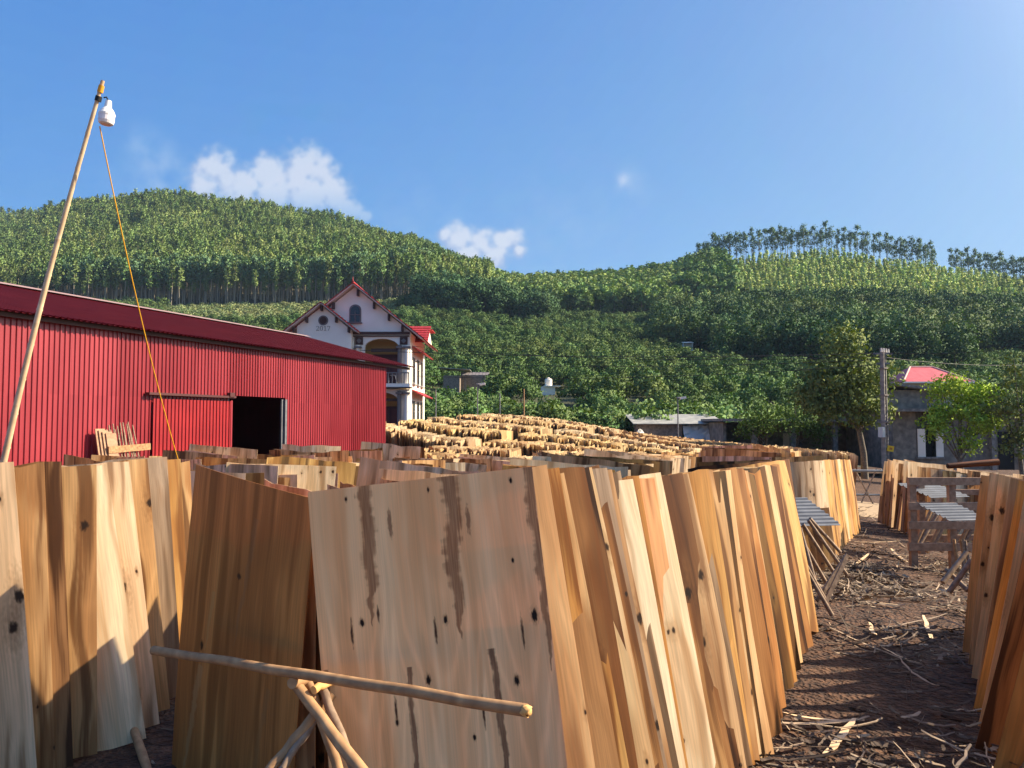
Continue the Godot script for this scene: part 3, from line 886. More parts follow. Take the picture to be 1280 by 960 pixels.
func build_house() -> void:
	var roof := mat(Color(1, 1, 1), 0.6, mottled(33, 0.05, Color(0.55, 0.12, 0.13), Color(0.72, 0.22, 0.22), 128), 0.8)
	var rake := mat(Color(0.86, 0.78, 0.74), 0.7)
	var ochre := mat(Color(0.80, 0.66, 0.42), 0.85)
	var door := mat(Color(0.33, 0.09, 0.06), 0.5)
	var glass := mat(Color(0.20, 0.22, 0.24), 0.15)
	var o := thing("house", "white two-storey house with red gabled roof and arched veranda beyond the red shed", "house", Vector3(-8.65, 0.72, -42.0))
	var b := nb()
	# upper gable and walls (x from the gable's middle, y from the ground)
	prism(b, PackedVector2Array([Vector2(-3.1, 5.45), Vector2(3.1, 5.45), Vector2(3.1, 5.68), Vector2(0, 8.18), Vector2(-3.1, 5.68)]), -0.2, 0.0)
	prism(b, arch_wall(0.05, 3.06, 2.86, 5.45, 0.57, 2.45, 4.85, 5.33), -0.25, 0.0)
	prism(b, arch_wall(0.05, 3.06, 0, 2.55, 0.57, 2.45, 1.9, 2.38), -0.25, 0.0)
	box(b, Vector3(-1.55, 2.72, -0.12), Vector3(3.1, 5.44, 0.24))
	box(b, Vector3(2.94, 2.84, -3.7), Vector3(0.24, 5.68, 6.9))       # right wall
	box(b, Vector3(-2.98, 2.84, -3.7), Vector3(0.24, 5.68, 6.9))
	box(b, Vector3(0, 2.84, -7.1), Vector3(6.1, 5.68, 0.2))
	box(b, Vector3(0.1, 2.72, -1.7), Vector3(5.6, 0.25, 3.0))          # floor slab
	obj("wall", done(b), M.white, o)
	b = nb()
	box(b, Vector3(1.5, 4.1, -1.5), Vector3(2.7, 2.5, 0.15)); box(b, Vector3(1.5, 1.3, -1.5), Vector3(2.7, 2.5, 0.15))
	box(b, Vector3(1.5, 5.35, -0.8), Vector3(2.6, 0.08, 1.2)); box(b, Vector3(1.5, 2.56, -0.8), Vector3(2.6, 0.05, 1.2))
	obj("veranda_wall", done(b), ochre, o)
	obj("beam", box_mesh(Vector3(1.55, 0.19, 0.1), Vector3(1.65, 4.72, -0.35)), M.trim, o)
	obj("beam", box_mesh(Vector3(1.75, 0.16, 0.1), Vector3(1.5, 1.98, -0.35)), M.trim, o)
	for y in [0.0, 2.86]:
		var d := obj("door", box_mesh(Vector3(1.5, 1.6 if y < 1 else 1.75, 0.08), Vector3(1.55, y + 0.84, -1.38)), door, o)
		for k in 3: obj("door_leaf", box_mesh(Vector3(0.36, 1.35, 0.03), Vector3(1.05 + 0.5 * k, y + 0.84, -1.32)), mat(Color(0.40, 0.12, 0.08), 0.45), d)
	# left projecting gable
	b = nb()
	prism(b, PackedVector2Array([Vector2(-3.0, 5.2), Vector2(-0.05, 5.2), Vector2(-0.05, 5.72), Vector2(-1.64, 7.05), Vector2(-3.0, 5.95)]), 0.002, 0.5)
	box(b, Vector3(-1.53, 2.6, 0.25), Vector3(2.94, 5.2, 0.49))
	obj("wall", done(b), M.white, o)
	# roofs
	var slab := func(ax: float, ay: float, bx: float, by: float, z0: float, z1: float, t: float, called: String, m: Material, parent: Node) -> void:
		var dir := Vector2(bx - ax, by - ay).normalized()
		var up := Vector2(-dir.y, dir.x) * t
		if up.y < 0: up = -up
		var bb := nb()
		prism(bb, PackedVector2Array([Vector2(ax, ay), Vector2(bx, by), Vector2(bx, by) + up, Vector2(ax, ay) + up]), z0, z1)
		obj(called, done(bb), m, parent)
	var tiles := func(ax: float, ay: float, bx: float, by: float, z0: float, z1: float, parent: Node) -> void:
		# courses of tiles, stepped down the slope
		var n := 12
		for i in n:
			var t0 := float(i) / n; var t1 := float(i + 1) / n + 0.015
			slab.call(lerpf(ax, bx, t0), lerpf(ay, by, t0) + 0.05, lerpf(ax, bx, t1), lerpf(ay, by, t1) + 0.09, z0, z1, 0.03, "tile_course", roof, parent)
	var main := Node3D.new(); main.name = "roof"; o.add_child(main)
	for sx in [-1.0, 1.0]:
		slab.call(0, 8.24, sx * 3.75, 5.26, -7.5, 0.45, 0.06, "fascia", rake, main)
		tiles.call(0, 8.26, sx * 3.8, 5.25, -7.55, 0.5, main)
	var small := Node3D.new(); small.name = "porch_roof"; o.add_child(small)
	for sx in [-1.0, 1.0]:
		slab.call(-1.64, 7.12, -1.64 + sx * 1.95, 5.58, -0.2, 0.9, 0.05, "fascia", rake, small)
		tiles.call(-1.64, 7.14, -1.64 + sx * 2.0, 5.56, -0.25, 0.95, small)
	b = nb()
	tube(b, [Vector3(0, 8.36, 0.55), Vector3(0, 8.36, -7.5)], [0.07, 0.07], 6)
	tube(b, [Vector3(0, 8.3, 0.5), Vector3(0, 8.66, 0.5)], [0.05, 0.01], 6)
	obj("ridge", done(b), roof, main)
	for sx in [-1.0, 1.0]:
		for t in [0.06, 0.3, 0.52, 0.72]:
			if t < 0.1 and sx < 0: continue
			var x: float = sx * t * 3.7
			obj("bracket", box_mesh(Vector3(0.1, 0.34, 0.3), Vector3(x, 8.0 - t * 2.95, 0.17)), M.trim, o)
		for t in [0.0, 0.42, 0.78]:
			if t == 0.0 and sx < 0: continue
			obj("bracket", box_mesh(Vector3(0.09, 0.28, 0.3), Vector3(-1.64 + sx * t * 1.9, 6.9 - t * 1.5, 0.66)), M.trim, o)
	# cross roof at the back right
	b = nb()
	prism(b, PackedVector2Array([Vector2(-1.6, 5.3), Vector2(1.6, 5.3), Vector2(0, 6.25)]), 0.0, 0.12, Transform3D(Basis(Vector3.UP, PI / 2), Vector3(3.56, 0.1, -4.0)))
	obj("gable_end", done(b), M.white, o)
	var cross := Node3D.new(); cross.name = "cross_roof"; o.add_child(cross)
	for k in 12:
		var x := 1.9 + k * 0.165
		for s in 7:
			var t := s / 7.0
			obj("roof_tile", box_mesh(Vector3(0.155, 0.04, 0.32), Vector3(x, 6.42 - t * 1.15, -4.0 + 0.15 + t * 1.85), Basis(Vector3.RIGHT, 0.56 - 0.1)), roof, cross)
	slab.call(2.9, 6.3, 3.85, 6.28, -5.9, -4.0, 0.05, "back_slope", roof, cross)
	# cornice, panels, columns, arched window, round vent, date
	b = nb()
	box(b, Vector3(1.45, 5.62, 0.06), Vector3(3.2, 0.14, 0.14)); box(b, Vector3(1.45, 5.46, 0.04), Vector3(3.15, 0.06, 0.1))
	obj("cornice", done(b), M.trim, o)
	for x in [0.28, 2.72]:
		var p := obj("panel", box_mesh(Vector3(0.42, 0.42, 0.06), Vector3(x, 5.2, 0.03)), M.trim, o)
		obj("panel_rosette", box_mesh(Vector3(0.2, 0.2, 0.04), Vector3(x, 5.2, 0.07), Basis(Vector3.BACK, PI / 4)), M.grey_trim, p)
	for x in [0.24, 2.52, 2.92]:
		for y in [[0.0, 2.45], [2.86, 4.95]]:
			b = nb()
			tube(b, [Vector3(x, y[0], 0.16), Vector3(x, y[1], 0.16)], [0.13, 0.11], 12)
			obj("column", done(b), M.white if x != 2.52 else M.grey_trim, o)
			obj("capital", box_mesh(Vector3(0.36, 0.1, 0.36), Vector3(x, y[1] - 0.12, 0.17)), M.grey_trim, o)
	b = nb()
	box(b, Vector3(1.6, 2.74, 0.3), Vector3(3.1, 0.2, 0.6)); 
	obj("balcony_slab", done(b), M.white, o)
	obj("balcony_edge", box_mesh(Vector3(3.2, 0.06, 0.66), Vector3(1.62, 2.62, 0.31)), M.trim, o)
	b = nb()
	box(b, Vector3(1.6, 3.42, 0.52), Vector3(3.0, 0.06, 0.07))
	for k in 14: box(b, Vector3(0.2 + k * 0.22, 3.12, 0.52), Vector3(0.05, 0.56, 0.05))
	obj("balustrade", done(b), M.grey_trim, o)
	var chair := obj("chair_frame", tube_mesh([Vector3(1.95, 2.86, 0.3), Vector3(2.05, 3.3, 0.3), Vector3(2.3, 3.3, 0.3), Vector3(2.4, 2.86, 0.3)], [0.02, 0.02, 0.02, 0.02], 6), M.white, o)
	chair.name = "chair_frame"
	var win := func(c: Vector3, w: float, h: float, arch: bool, turn: float) -> void:
		var f := Node3D.new(); f.name = "window"; o.add_child(f, true)
		f.position = c; f.rotation.y = turn
		var bb := nb()
		var poly := PackedVector2Array([Vector2(-w / 2, 0), Vector2(w / 2, 0), Vector2(w / 2, h)])
		if arch:
			for k in 9: poly.append(Vector2(cos(PI * k / 8.0) * w / 2, h + sin(PI * k / 8.0) * w / 2))
		poly.append(Vector2(-w / 2, h))
		var uniq := PackedVector2Array()
		for e in poly:
			if uniq.is_empty() or uniq[-1].distance_to(e) > 0.001: uniq.append(e)
		var big := PackedVector2Array()
		for e in uniq: big.append(Vector2(e.x * 1.3, h * 0.5 + (e.y - h * 0.5) * 1.16))
		prism(bb, big, 0.0, 0.04)
		obj("frame", done(bb), M.grey_trim, f)
		bb = nb(); prism(bb, uniq, 0.04, 0.055)
		obj("pane", done(bb), glass, f)
		bb = nb()
		box(bb, Vector3(0, h * 0.5, 0.065), Vector3(0.04, h, 0.03)); box(bb, Vector3(0, h * 0.62, 0.066), Vector3(w, 0.04, 0.03))
		obj("glazing_bar", done(bb), M.grey_trim, f)
		obj("sill", box_mesh(Vector3(w * 1.5, 0.07, 0.14), Vector3(0, -h * 0.1, 0.06)), M.grey_trim, f)
	win.call(Vector3(0.05, 6.25, 0.0), 0.5, 0.62, true, 0.0)
	for y in [0.55, 3.0]:
		for z in [-1.6, -3.6, -5.4]:
			win.call(Vector3(3.06, y, z), 0.75, 1.3, false, PI / 2)
		var aw := nb()
		box(aw, Vector3(3.35, y + 1.85, -3.6), Vector3(0.75, 0.06, 5.4), Basis(Vector3.BACK, -0.5))
		obj("awning", done(aw), roof, o)
	b = nb()
	tube(b, [Vector3(-1.58, 6.26, 0.48), Vector3(-1.58, 6.26, 0.54)], [0.27, 0.27], 18)
	obj("round_vent", done(b), M.grey_trim, o)
	b = nb()
	tube(b, [Vector3(-1.58, 6.26, 0.54), Vector3(-1.58, 6.26, 0.555)], [0.2, 0.2], 18)
	obj("vent_grille", done(b), M.trim, o)
	var tm := TextMesh.new()
	tm.text = "2017"
	var sf := SystemFont.new(); sf.font_names = PackedStringArray(["Droid Serif"])
	tm.font = sf
	tm.font_size = 64
	tm.pixel_size = 0.0055
	tm.depth = 0.03
	obj("date", tm, mat(Color(0.62, 0.58, 0.52), 0.8), o, Vector3(-1.58, 5.82, 0.51))
	obj("lamp", tube_mesh([Vector3(0.9, 2.0, 0.2), Vector3(0.9, 1.85, 0.2)], [0.06, 0.04], 8), M.trim, o)

# ---------------------------------------------------------------- houses, pole and trees at the right
func build_right_side() -> void:
	var g := -1.15
	var o := thing("concrete_house", "grey unpainted concrete house with white shutters behind the utility pole", "house", Vector3(23.2, g, -42.5))
	var b := nb()
	box(b, Vector3(-1.55, 1.6, -3), Vector3(1.3, 3.2, 6)); box(b, Vector3(2.75, 1.6, -3), Vector3(4.5, 3.2, 6))
	box(b, Vector3(-0.2, 2.75, -3), Vector3(1.4, 0.9, 4)); box(b, Vector3(-0.2, 0.35, -3), Vector3(1.4, 0.7, 6)); box(b, Vector3(-0.2, 1.5, -3.5), Vector3(1.4, 1.6, 4.0))
	box(b, Vector3(-0.9, 3.8, -2.6), Vector3(3.2, 1.2, 5))
	obj("wall", done(b), M.render, o)
	obj("roof_slab", box_mesh(Vector3(8.0, 0.16, 7.2), Vector3(1.5, 3.28, -2.7)), M.concrete, o)
	obj("roof_slab", box_mesh(Vector3(4.4, 0.14, 6.0), Vector3(-0.6, 4.5, -2.6), Basis(Vector3.BACK, -0.13)), M.concrete, o)
	var win := Node3D.new(); win.name = "window"; o.add_child(win)
	obj("frame", box_mesh(Vector3(0.6, 1.56, 0.06), Vector3(-0.2, 1.48, -0.3)), M.black, win)
	obj("shutter", box_mesh(Vector3(0.42, 1.56, 0.05), Vector3(-0.66, 1.48, 0.04)), M.white, win)
	obj("shutter", box_mesh(Vector3(0.4, 1.56, 0.05), Vector3(0.34, 1.48, 0.04)), M.white, win)
	obj("sill", box_mesh(Vector3(1.5, 0.1, 0.25), Vector3(-0.2, 0.66, 0.05)), M.concrete, win)
	obj("doorway", box_mesh(Vector3(0.85, 2.1, 0.08), Vector3(4.0, 1.05, 0.0)), M.black, o)
	obj("pillar", box_mesh(Vector3(0.25, 3.1, 0.25), Vector3(3.1, 1.55, 0.3)), M.concrete, o)
	obj("pillar", box_mesh(Vector3(0.25, 3.1, 0.25), Vector3(4.75, 1.55, 0.3)), M.concrete, o)
	# porch house in deep shade
	var p := thing("porch_house", "low house with a deep dark porch behind the shady trees", "house", Vector3(17.6, g, -47.0))
	b = nb()
	box(b, Vector3(0, 1.3, -3), Vector3(9.6, 2.6, 0.2)); box(b, Vector3(-4.8, 1.3, -1.2), Vector3(0.2, 2.6, 3.6)); box(b, Vector3(4.8, 1.3, -1.2), Vector3(0.2, 2.6, 3.6))
	obj("wall", done(b), M.render, p)
	obj("roof_slab", box_mesh(Vector3(10.4, 0.16, 5.2), Vector3(0, 2.75, -1.0)), M.concrete, p)
	for x in [-3.2, -0.9, 1.6, 4.1]: obj("pillar", box_mesh(Vector3(0.28, 2.65, 0.28), Vector3(x, 1.32, 1.1)), M.concrete, p)
	for x in [-1.9, 0.2]:
		var d := obj("door", box_mesh(Vector3(0.55, 1.9, 0.06), Vector3(x, 0.95, -2.85)), M.white, p)
		obj("door_leaf", box_mesh(Vector3(0.3, 1.9, 0.05), Vector3(x + 0.5, 0.95, -2.6), Basis(Vector3.UP, 0.9)), M.white, d)
	# red hip roof further back
	var hr := mat(Color(1, 1, 1), 0.55, mottled(34, 0.03, Color(0.70, 0.27, 0.30), Color(0.80, 0.36, 0.38), 128), 0.5)
	var h := thing("hip_roof_house", "cream house whose pinkish red hipped roof shows above the concrete house", "house", Vector3(33.2, -1.1, -60.0))
	b = nb()
	box(b, Vector3(0, 2.85, -2.5), Vector3(4.6, 5.7, 4.6))
	obj("wall", done(b), mat(Color(0.70, 0.66, 0.56), 0.9), h)
	b = nb()
	var e0 := Vector3(-2.7, 5.7, 0.1); var e1 := Vector3(2.9, 5.7, 0.1); var e2 := Vector3(2.9, 5.7, -5.3); var e3 := Vector3(-2.7, 5.7, -5.3)
	var r0 := Vector3(-0.8, 7.05, -2.5); var r1 := Vector3(1.0, 7.05, -2.5)
	quad(b, e0, e1, r1, r0); tri(b, e1, e2, r1); quad(b, e2, e3, r0, r1); tri(b, e3, e0, r0); quad(b, e3, e2, e1, e0)
	obj("roof", done(b), hr, h)
	b = nb()
	for q in [[e0, r0], [e1, r1], [r0, r1]]: tube(b, q, [0.08, 0.08], 6)
	obj("ridge_tile", done(b), mat(Color(0.78, 0.62, 0.58), 0.7), h)
	obj("gutter", box_mesh(Vector3(5.7, 0.12, 0.12), Vector3(0.1, 5.66, 0.16)), M.white, h)
	# utility pole
	var at := P(1107, 600, 35)
	at.y = G(at.x, 35)
	var tall := 4.85 - at.y
	var u := thing("utility_pole", "tall concrete utility pole with ladder-like openings and a yellow plate", "utility pole", at, 0.7)
	b = nb()
	for s in [-1.0, 1.0]:
		prism(b, PackedVector2Array([Vector2(s * 0.16 - 0.04, 0), Vector2(s * 0.16 + 0.04, 0), Vector2(s * 0.09 + 0.03, tall), Vector2(s * 0.09 - 0.03, tall)]), -0.09, 0.09)
	obj("upright", done(b), M.concrete, u)
	for k in 13:
		var y := 0.25 + k * tall / 13.2
		obj("rung", box_mesh(Vector3(0.30 - 0.13 * y / tall, 0.10, 0.12), Vector3(0, y, 0)), M.concrete, u)
	obj("meter_box", box_mesh(Vector3(0.26, 0.46, 0.2), Vector3(-0.42, 2.3, 0.05)), mat(Color(0.72, 0.74, 0.74), 0.5), u)
	var plate := obj("warning_plate", box_mesh(Vector3(0.30, 0.26, 0.015), Vector3(0.16, 1.55, 0.17), Basis(Vector3.UP, -0.7) * Basis(Vector3.BACK, -0.18)), mat(Color(0.93, 0.74, 0.10), 0.5), u)
	obj("mark", box_mesh(Vector3(0.13, 0.10, 0.006), Vector3(0.165, 1.55, 0.183), Basis(Vector3.UP, -0.7) * Basis(Vector3.BACK, -0.18)), mat(Color(0.75, 0.45, 0.10), 0.5), plate)
	b = nb()
	box(b, Vector3(0, tall - 0.25, 0), Vector3(0.9, 0.08, 0.08), Basis(Vector3.UP, -0.7)); box(b, Vector3(0, tall - 0.7, 0), Vector3(0.6, 0.07, 0.07), Basis(Vector3.UP, -0.7))
	obj("cross_arm", done(b), M.zinc, u)
	for k in 4:
		obj("insulator", tube_mesh([Vector3(-0.36 + 0.24 * k, tall - 0.2, 0.1), Vector3(-0.36 + 0.24 * k, tall - 0.02, 0.1)], [0.045, 0.03], 8), M.white, u)
	for k in 3: obj("clamp_band", box_mesh(Vector3(0.42, 0.05, 0.26), Vector3(0, tall * (0.45 + 0.2 * k), 0)), M.grey_trim, u)
	# overhead wires
	var wire_m := mat(Color(0.05, 0.05, 0.05), 0.6)
	var ends := [[P(1108, 441, 35), P(300, 430, 34), 0.35, "top"], [P(1108, 445, 35), P(470, 428, 44), 0.5, "second"], [P(1108, 449, 35), P(519, 452, 43), 0.3, "third"], [P(1108, 455, 35), P(521, 470, 43), 0.35, "lowest"]]
	for q in ends:
		tag(obj("overhead_wire", wire(q[0], q[1], q[2], 0.013), wire_m), "dark overhead wire running left from the utility pole, %s of four" % q[3], "wire")
	tag(obj("overhead_wire", wire(P(1108, 441, 35), P(1330, 424, 32), 0.25, 0.013), wire_m), "dark overhead wire running right from the top of the utility pole", "wire")
	tag(obj("overhead_wire", wire(P(1108, 447, 35), P(1330, 452, 50), 0.3, 0.013), wire_m), "dark overhead wire running right past the red hipped roof", "wire")
	# trees in front of the houses
	var bark := mat(Color(1, 1, 1), 0.9, mottled(36, 0.05, Color(0.30, 0.27, 0.23), Color(0.52, 0.48, 0.42), 128), 2.0)
	var t := P(1081, 590, 38); t.y = G(t.x, 38)
	near_tree("leafy_tree", "tall loose tree with mottled olive leaves left of the utility pole", t, Vector3(-0.3, 0, 0), 3.6, 0.15,
		[[Vector3(-0.9, 6.4, -0.2), Vector3(1.0, 1.4, 1.1), 44, 30, 0.24], [Vector3(-1.5, 5.0, 0.3), Vector3(1.6, 1.4, 1.3), 66, 30, 0.26], [Vector3(0.3, 4.8, -0.2), Vector3(1.3, 1.6, 1.2), 56, 30, 0.26], [Vector3(-1.0, 3.6, 0.3), Vector3(1.8, 1.0, 1.2), 46, 28, 0.25], [Vector3(0.5, 3.3, 0.2), Vector3(0.8, 0.8, 0.8), 16, 20, 0.22], [Vector3(-2.3, 4.1, 0.1), Vector3(0.9, 1.1, 0.9), 30, 28, 0.24]], 0.20, Color(0.19, 0.235, 0.08), 501, bark, 10)
	t = P(955, 585, 43); t.y = G(t.x, 43)
	near_tree("shade_tree", "dark dense low tree with light green top beside the grey walls", t, Vector3(0.15, 0, 0), 1.6, 0.12,
		[[Vector3(0, 2.7, 0), Vector3(1.3, 0.9, 1.2), 40, 26, 0.25], [Vector3(-0.7, 2.2, 0.3), Vector3(0.9, 0.7, 0.8), 22, 24, 0.22]], 0.15, Color(0.12, 0.19, 0.045), 511, M.bark_dark)
	t = P(1000, 590, 44); t.y = G(t.x, 44)
	near_tree("shade_tree", "dark wide tree hiding the porch, right of the low dense tree", t, Vector3(-0.1, 0, 0), 1.7, 0.13,
		[[Vector3(0, 2.9, 0), Vector3(1.5, 1.1, 1.3), 46, 26, 0.27], [Vector3(0.9, 2.2, 0.2), Vector3(1.0, 0.8, 0.9), 22, 24, 0.24]], 0.15, Color(0.09, 0.15, 0.045), 521, M.bark_dark)
	t = P(1204, 600, 35); t.y = G(t.x, 36)
	near_tree("lime_tree", "bright lime green tree in rounded clumps before the concrete house", t, Vector3(-0.15, 0, 0), 1.9, 0.1,
		[[Vector3(-0.56, 4.59, 0.00), Vector3(0.95, 0.62, 0.90), 30, 40, 0.2], [Vector3(0.84, 4.14, 0.11), Vector3(0.95, 0.62, 0.78), 30, 40, 0.2], [Vector3(-1.34, 2.91, 0.22), Vector3(0.62, 0.73, 0.67), 20, 40, 0.2], [Vector3(0.45, 3.14, 0.45), Vector3(1.06, 0.67, 0.90), 30, 40, 0.2], [Vector3(-0.45, 3.58, 0.11), Vector3(1.01, 0.56, 0.78), 26, 40, 0.2], [Vector3(0.11, 2.13, 0.34), Vector3(0.56, 0.45, 0.56), 14, 26, 0.16]], 0.15, Color(0.34, 0.47, 0.06), 531, bark)
	t = P(1275, 600, 34); t.y = G(t.x, 34)
	near_tree("edge_tree", "sparse tree with small shining leaves at the right edge of the view", t, Vector3(0.1, 0, 0), 2.6, 0.1,
		[[Vector3(0.3, 5.2, 0), Vector3(0.9, 1.2, 0.9), 26, 22, 0.22], [Vector3(-0.7, 3.9, 0.2), Vector3(0.8, 1.0, 0.8), 24, 22, 0.22], [Vector3(0.5, 3.3, 0), Vector3(1.2, 1.2, 1.0), 32, 22, 0.24], [Vector3(-0.3, 2.2, 0.3), Vector3(0.7, 0.8, 0.6), 18, 20, 0.2]], 0.17, Color(0.19, 0.22, 0.075), 541, bark)

func wire(a: Vector3, z: Vector3, sag: float, r: float) -> ArrayMesh:
	var pts := []; var rad := []
	for i in 17:
		var t := i / 16.0
		pts.append(a.lerp(z, t) - Vector3(0, sag * 4.0 * t * (1.0 - t), 0)); rad.append(r)
	return tube_mesh(pts, rad, 5)

# ---------------------------------------------------------------- huts and things among the trees
func build_huts() -> void:
	var brick := mat(Color(1, 1, 1), 0.9, mottled(41, 0.05, Color(0.45, 0.40, 0.36), Color(0.62, 0.56, 0.51), 128), 0.8)
	var tin := mat(Color(1, 1, 1), 0.6, mottled(42, 0.03, Color(0.50, 0.50, 0.47), Color(0.70, 0.69, 0.64), 128), 0.6)
	var o := thing("grey_hut", "long low grey block hut with a pale sheet roof beyond the sheet rows", "hut", Vector3(10.9, -0.75, -50.0))
	var b := nb()
	box(b, Vector3(-1.3, 1.0, -1.5), Vector3(2.9, 2.2, 3))
	obj("wall", done(b), brick, o)
	obj("wall", box_mesh(Vector3(1.4, 2.0, 3), Vector3(2.4, 0.9, -1.8)), brick, o)
	b = nb()
	box(b, Vector3(-0.1, 2.42, -1.4), Vector3(6.0, 0.05, 3.8), Basis(Vector3.RIGHT, 0.17))
	box(b, Vector3(2.6, 2.05, -1.6), Vector3(2.2, 0.05, 3.4), Basis(Vector3.BACK, -0.10))
	obj("roof_sheet", done(b), tin, o)
	var tarp := nb()
	var grid := []
	var r := RandomNumberGenerator.new(); r.seed = 5
	for i in 7:
		var line := []
		for j in 9: line.append(Vector3(0.15 + j * 0.24, 2.0 - i * 0.16 + r.randf_range(-0.05, 0.05), 0.05 + i * 0.09 + r.randf_range(-0.08, 0.08)))
		grid.append(line)
	for i in 6:
		for j in 8: quad(tarp, grid[i + 1][j], grid[i + 1][j + 1], grid[i][j + 1], grid[i][j])
	obj("awning_sheet", done(tarp), mat(Color(0.80, 0.78, 0.74), 0.7), o)
	obj("doorway", box_mesh(Vector3(1.5, 0.9, 0.1), Vector3(1.0, 0.55, -0.3)), M.black, o)
	var wl := thing("yard_wall", "plain grey rendered wall between the grey hut and the dark trees", "wall", Vector3(16.0, -1.1, -51.0))
	for k in 3: obj("wall_bay", box_mesh(Vector3(2.2, 2.6 - 0.15 * k, 0.2), Vector3(-2.3 + 2.26 * k, 1.2, 0)), M.render, wl)
	for k in 4: obj("pier", box_mesh(Vector3(0.3, 2.7, 0.32), Vector3(-3.42 + 2.26 * k, 1.25, 0)), M.concrete, wl)
	# hut on the slope
	o = thing("slope_hut", "small weathered hut with a tin roof on the slope right of the white house", "hut", Vector3(-5.9, G(-5.9, 90) - 0.2, -90.0))
	b = nb()
	box(b, Vector3(-1.2, 1.3, -1.5), Vector3(1.9, 2.6, 3)); box(b, Vector3(1.2, 1.6, -2.9), Vector3(3.0, 3.2, 0.2))
	for x in [0.4, 2.6]: box(b, Vector3(x, 1.3, 0.2), Vector3(0.14, 2.6, 0.14))
	obj("wall", done(b), brick, o)
	obj("roof_sheet", box_mesh(Vector3(3.6, 0.06, 4.2), Vector3(-0.8, 3.35, -1.2), Basis(Vector3.BACK, -0.06)), tin, o)
	b = nb()
	for k in 8: box(b, Vector3(0.25 + k * 0.4, 2.75 + 0.02 * (k % 2), 0.2), Vector3(0.36, 0.05, 1.6), Basis(Vector3.RIGHT, 0.25))
	obj("awning", done(b), M.grey_trim, o)
	# tank on its flat roof
	var tk := thing("water_tank", "white round water tank on a small flat roof among the trees", "water tank", Vector3(4.3, G(4.3, 92) - 0.3, -92.0))
	tk.scale = Vector3.ONE * 0.68
	b = nb()
	box(b, Vector3(0, 0.9, 0), Vector3(2.4, 1.8, 2.0)); box(b, Vector3(0.7, 1.85, 0.2), Vector3(3.0, 0.14, 2.6))
	obj("base", done(b), M.white, tk)
	b = nb()
	lathe(b, Vector3(0.1, 1.92, 0), [[0.0, 0.0], [0.62, 0.0], [0.64, 0.5], [0.64, 1.1], [0.45, 1.35], [0.16, 1.45], [0.16, 1.52], [0, 1.52]])
	obj("tank", done(b), M.white, tk)
	var wh := thing("white_shelter", "tiny white tin shelter on the wooded slope right of centre", "shelter", Vector3(34.3, G(34.3, 150) + 0.2, -150.0))
	b = nb()
	box(b, Vector3(0, 2.6, 0), Vector3(2.2, 0.07, 1.8), Basis(Vector3.RIGHT, 0.2)); 
	obj("roof_sheet", done(b), M.white, wh)
	b = nb()
	box(b, Vector3(0, 1.2, -0.5), Vector3(1.9, 2.5, 0.1)); box(b, Vector3(-0.9, 1.2, 0.1), Vector3(0.1, 2.4, 1.2)); box(b, Vector3(0.9, 1.2, 0.1), Vector3(0.1, 2.4, 1.2))
	obj("wall", done(b), M.white, wh)
	# slim lamp posts standing among the far rows
	var lp := [[545, 487, 47, "bare thin metal post beside the white house"], [597, 479, 47, "thin metal post with a white lamp right of the white house"], [625, 492, 50, "short thin post between the lamp post and the pale post"], [655, 486, 49, "pale thin wooden post in front of the light green bushes"], [847, 496, 45, "thin post with a white lamp before the grey hut"]]
	for k in lp.size():
		var q: Array = lp[k]
		var top := P(q[0], q[1], q[2])
		var ground := G(top.x, q[2])
		var p := thing("lamp_post" if k in [1, 4] else "post", q[3], "lamp post" if k in [1, 4] else "post", Vector3(top.x, ground, top.z))
		obj("pole", tube_mesh([Vector3(0, -0.2, 0), Vector3(0, top.y - ground, 0)], [0.045, 0.035], 7), M.zinc if k != 3 else M.pole, p)
		if k in [1, 4]:
			b = nb()
			box(b, Vector3(0.15, top.y - ground - 0.04, 0), Vector3(0.4, 0.05, 0.05)); box(b, Vector3(0.3, top.y - ground - 0.06, 0.02), Vector3(0.34, 0.14, 0.26), Basis(Vector3.BACK, 0.15))
			obj("lamp_head", done(b), M.white, p)
	# tarpaulin heap by the field edge
	var h := thing("tarpaulin_heap", "heap under white and dark tarpaulins at the far edge of the field", "heap", Vector3(7.1, G(7.1, 49), -49.0))
	for k in 3:
		b = nb()
		var c := [Vector3(-1.0, 0, 0), Vector3(0.3, 0, -0.3), Vector3(1.0, 0, 0.1)]
		var prev := []
		for i in 6:
			var ring := []
			for j in 9:
				var a := TAU * j / 8.0
				var q := cos(PI / 2 * i / 5.0) * (0.95 + 0.12 * sin(j * 2.1 + k))
				ring.append(c[k] + Vector3(cos(a) * q * (0.9 if k == 0 else 0.5), sin(PI / 2 * i / 5.0) * [0.75, 0.8, 1.3][k] * (1.0 + 0.08 * sin(j * 1.7)), -sin(a) * q * 0.6))
			if i > 0:
				for j in 8: quad(b, prev[j], prev[j + 1], ring[j + 1], ring[j])
			prev = ring
		obj("tarpaulin", done(b), [mat(Color(0.28, 0.30, 0.38), 0.6), mat(Color(0.62, 0.60, 0.56), 0.7), mat(Color(0.82, 0.80, 0.74), 0.7)][k], h)
	# palm at the field edge
	var pm := thing("palm", "pale feathery palm at the far field edge among green bushes", "palm", Vector3(12.2, G(12.2, 53), -53.0))
	obj("trunk", tube_mesh([Vector3(0, -0.2, 0), Vector3(0, 1.5, 0)], [0.16, 0.12], 8), M.bark_dark, pm)
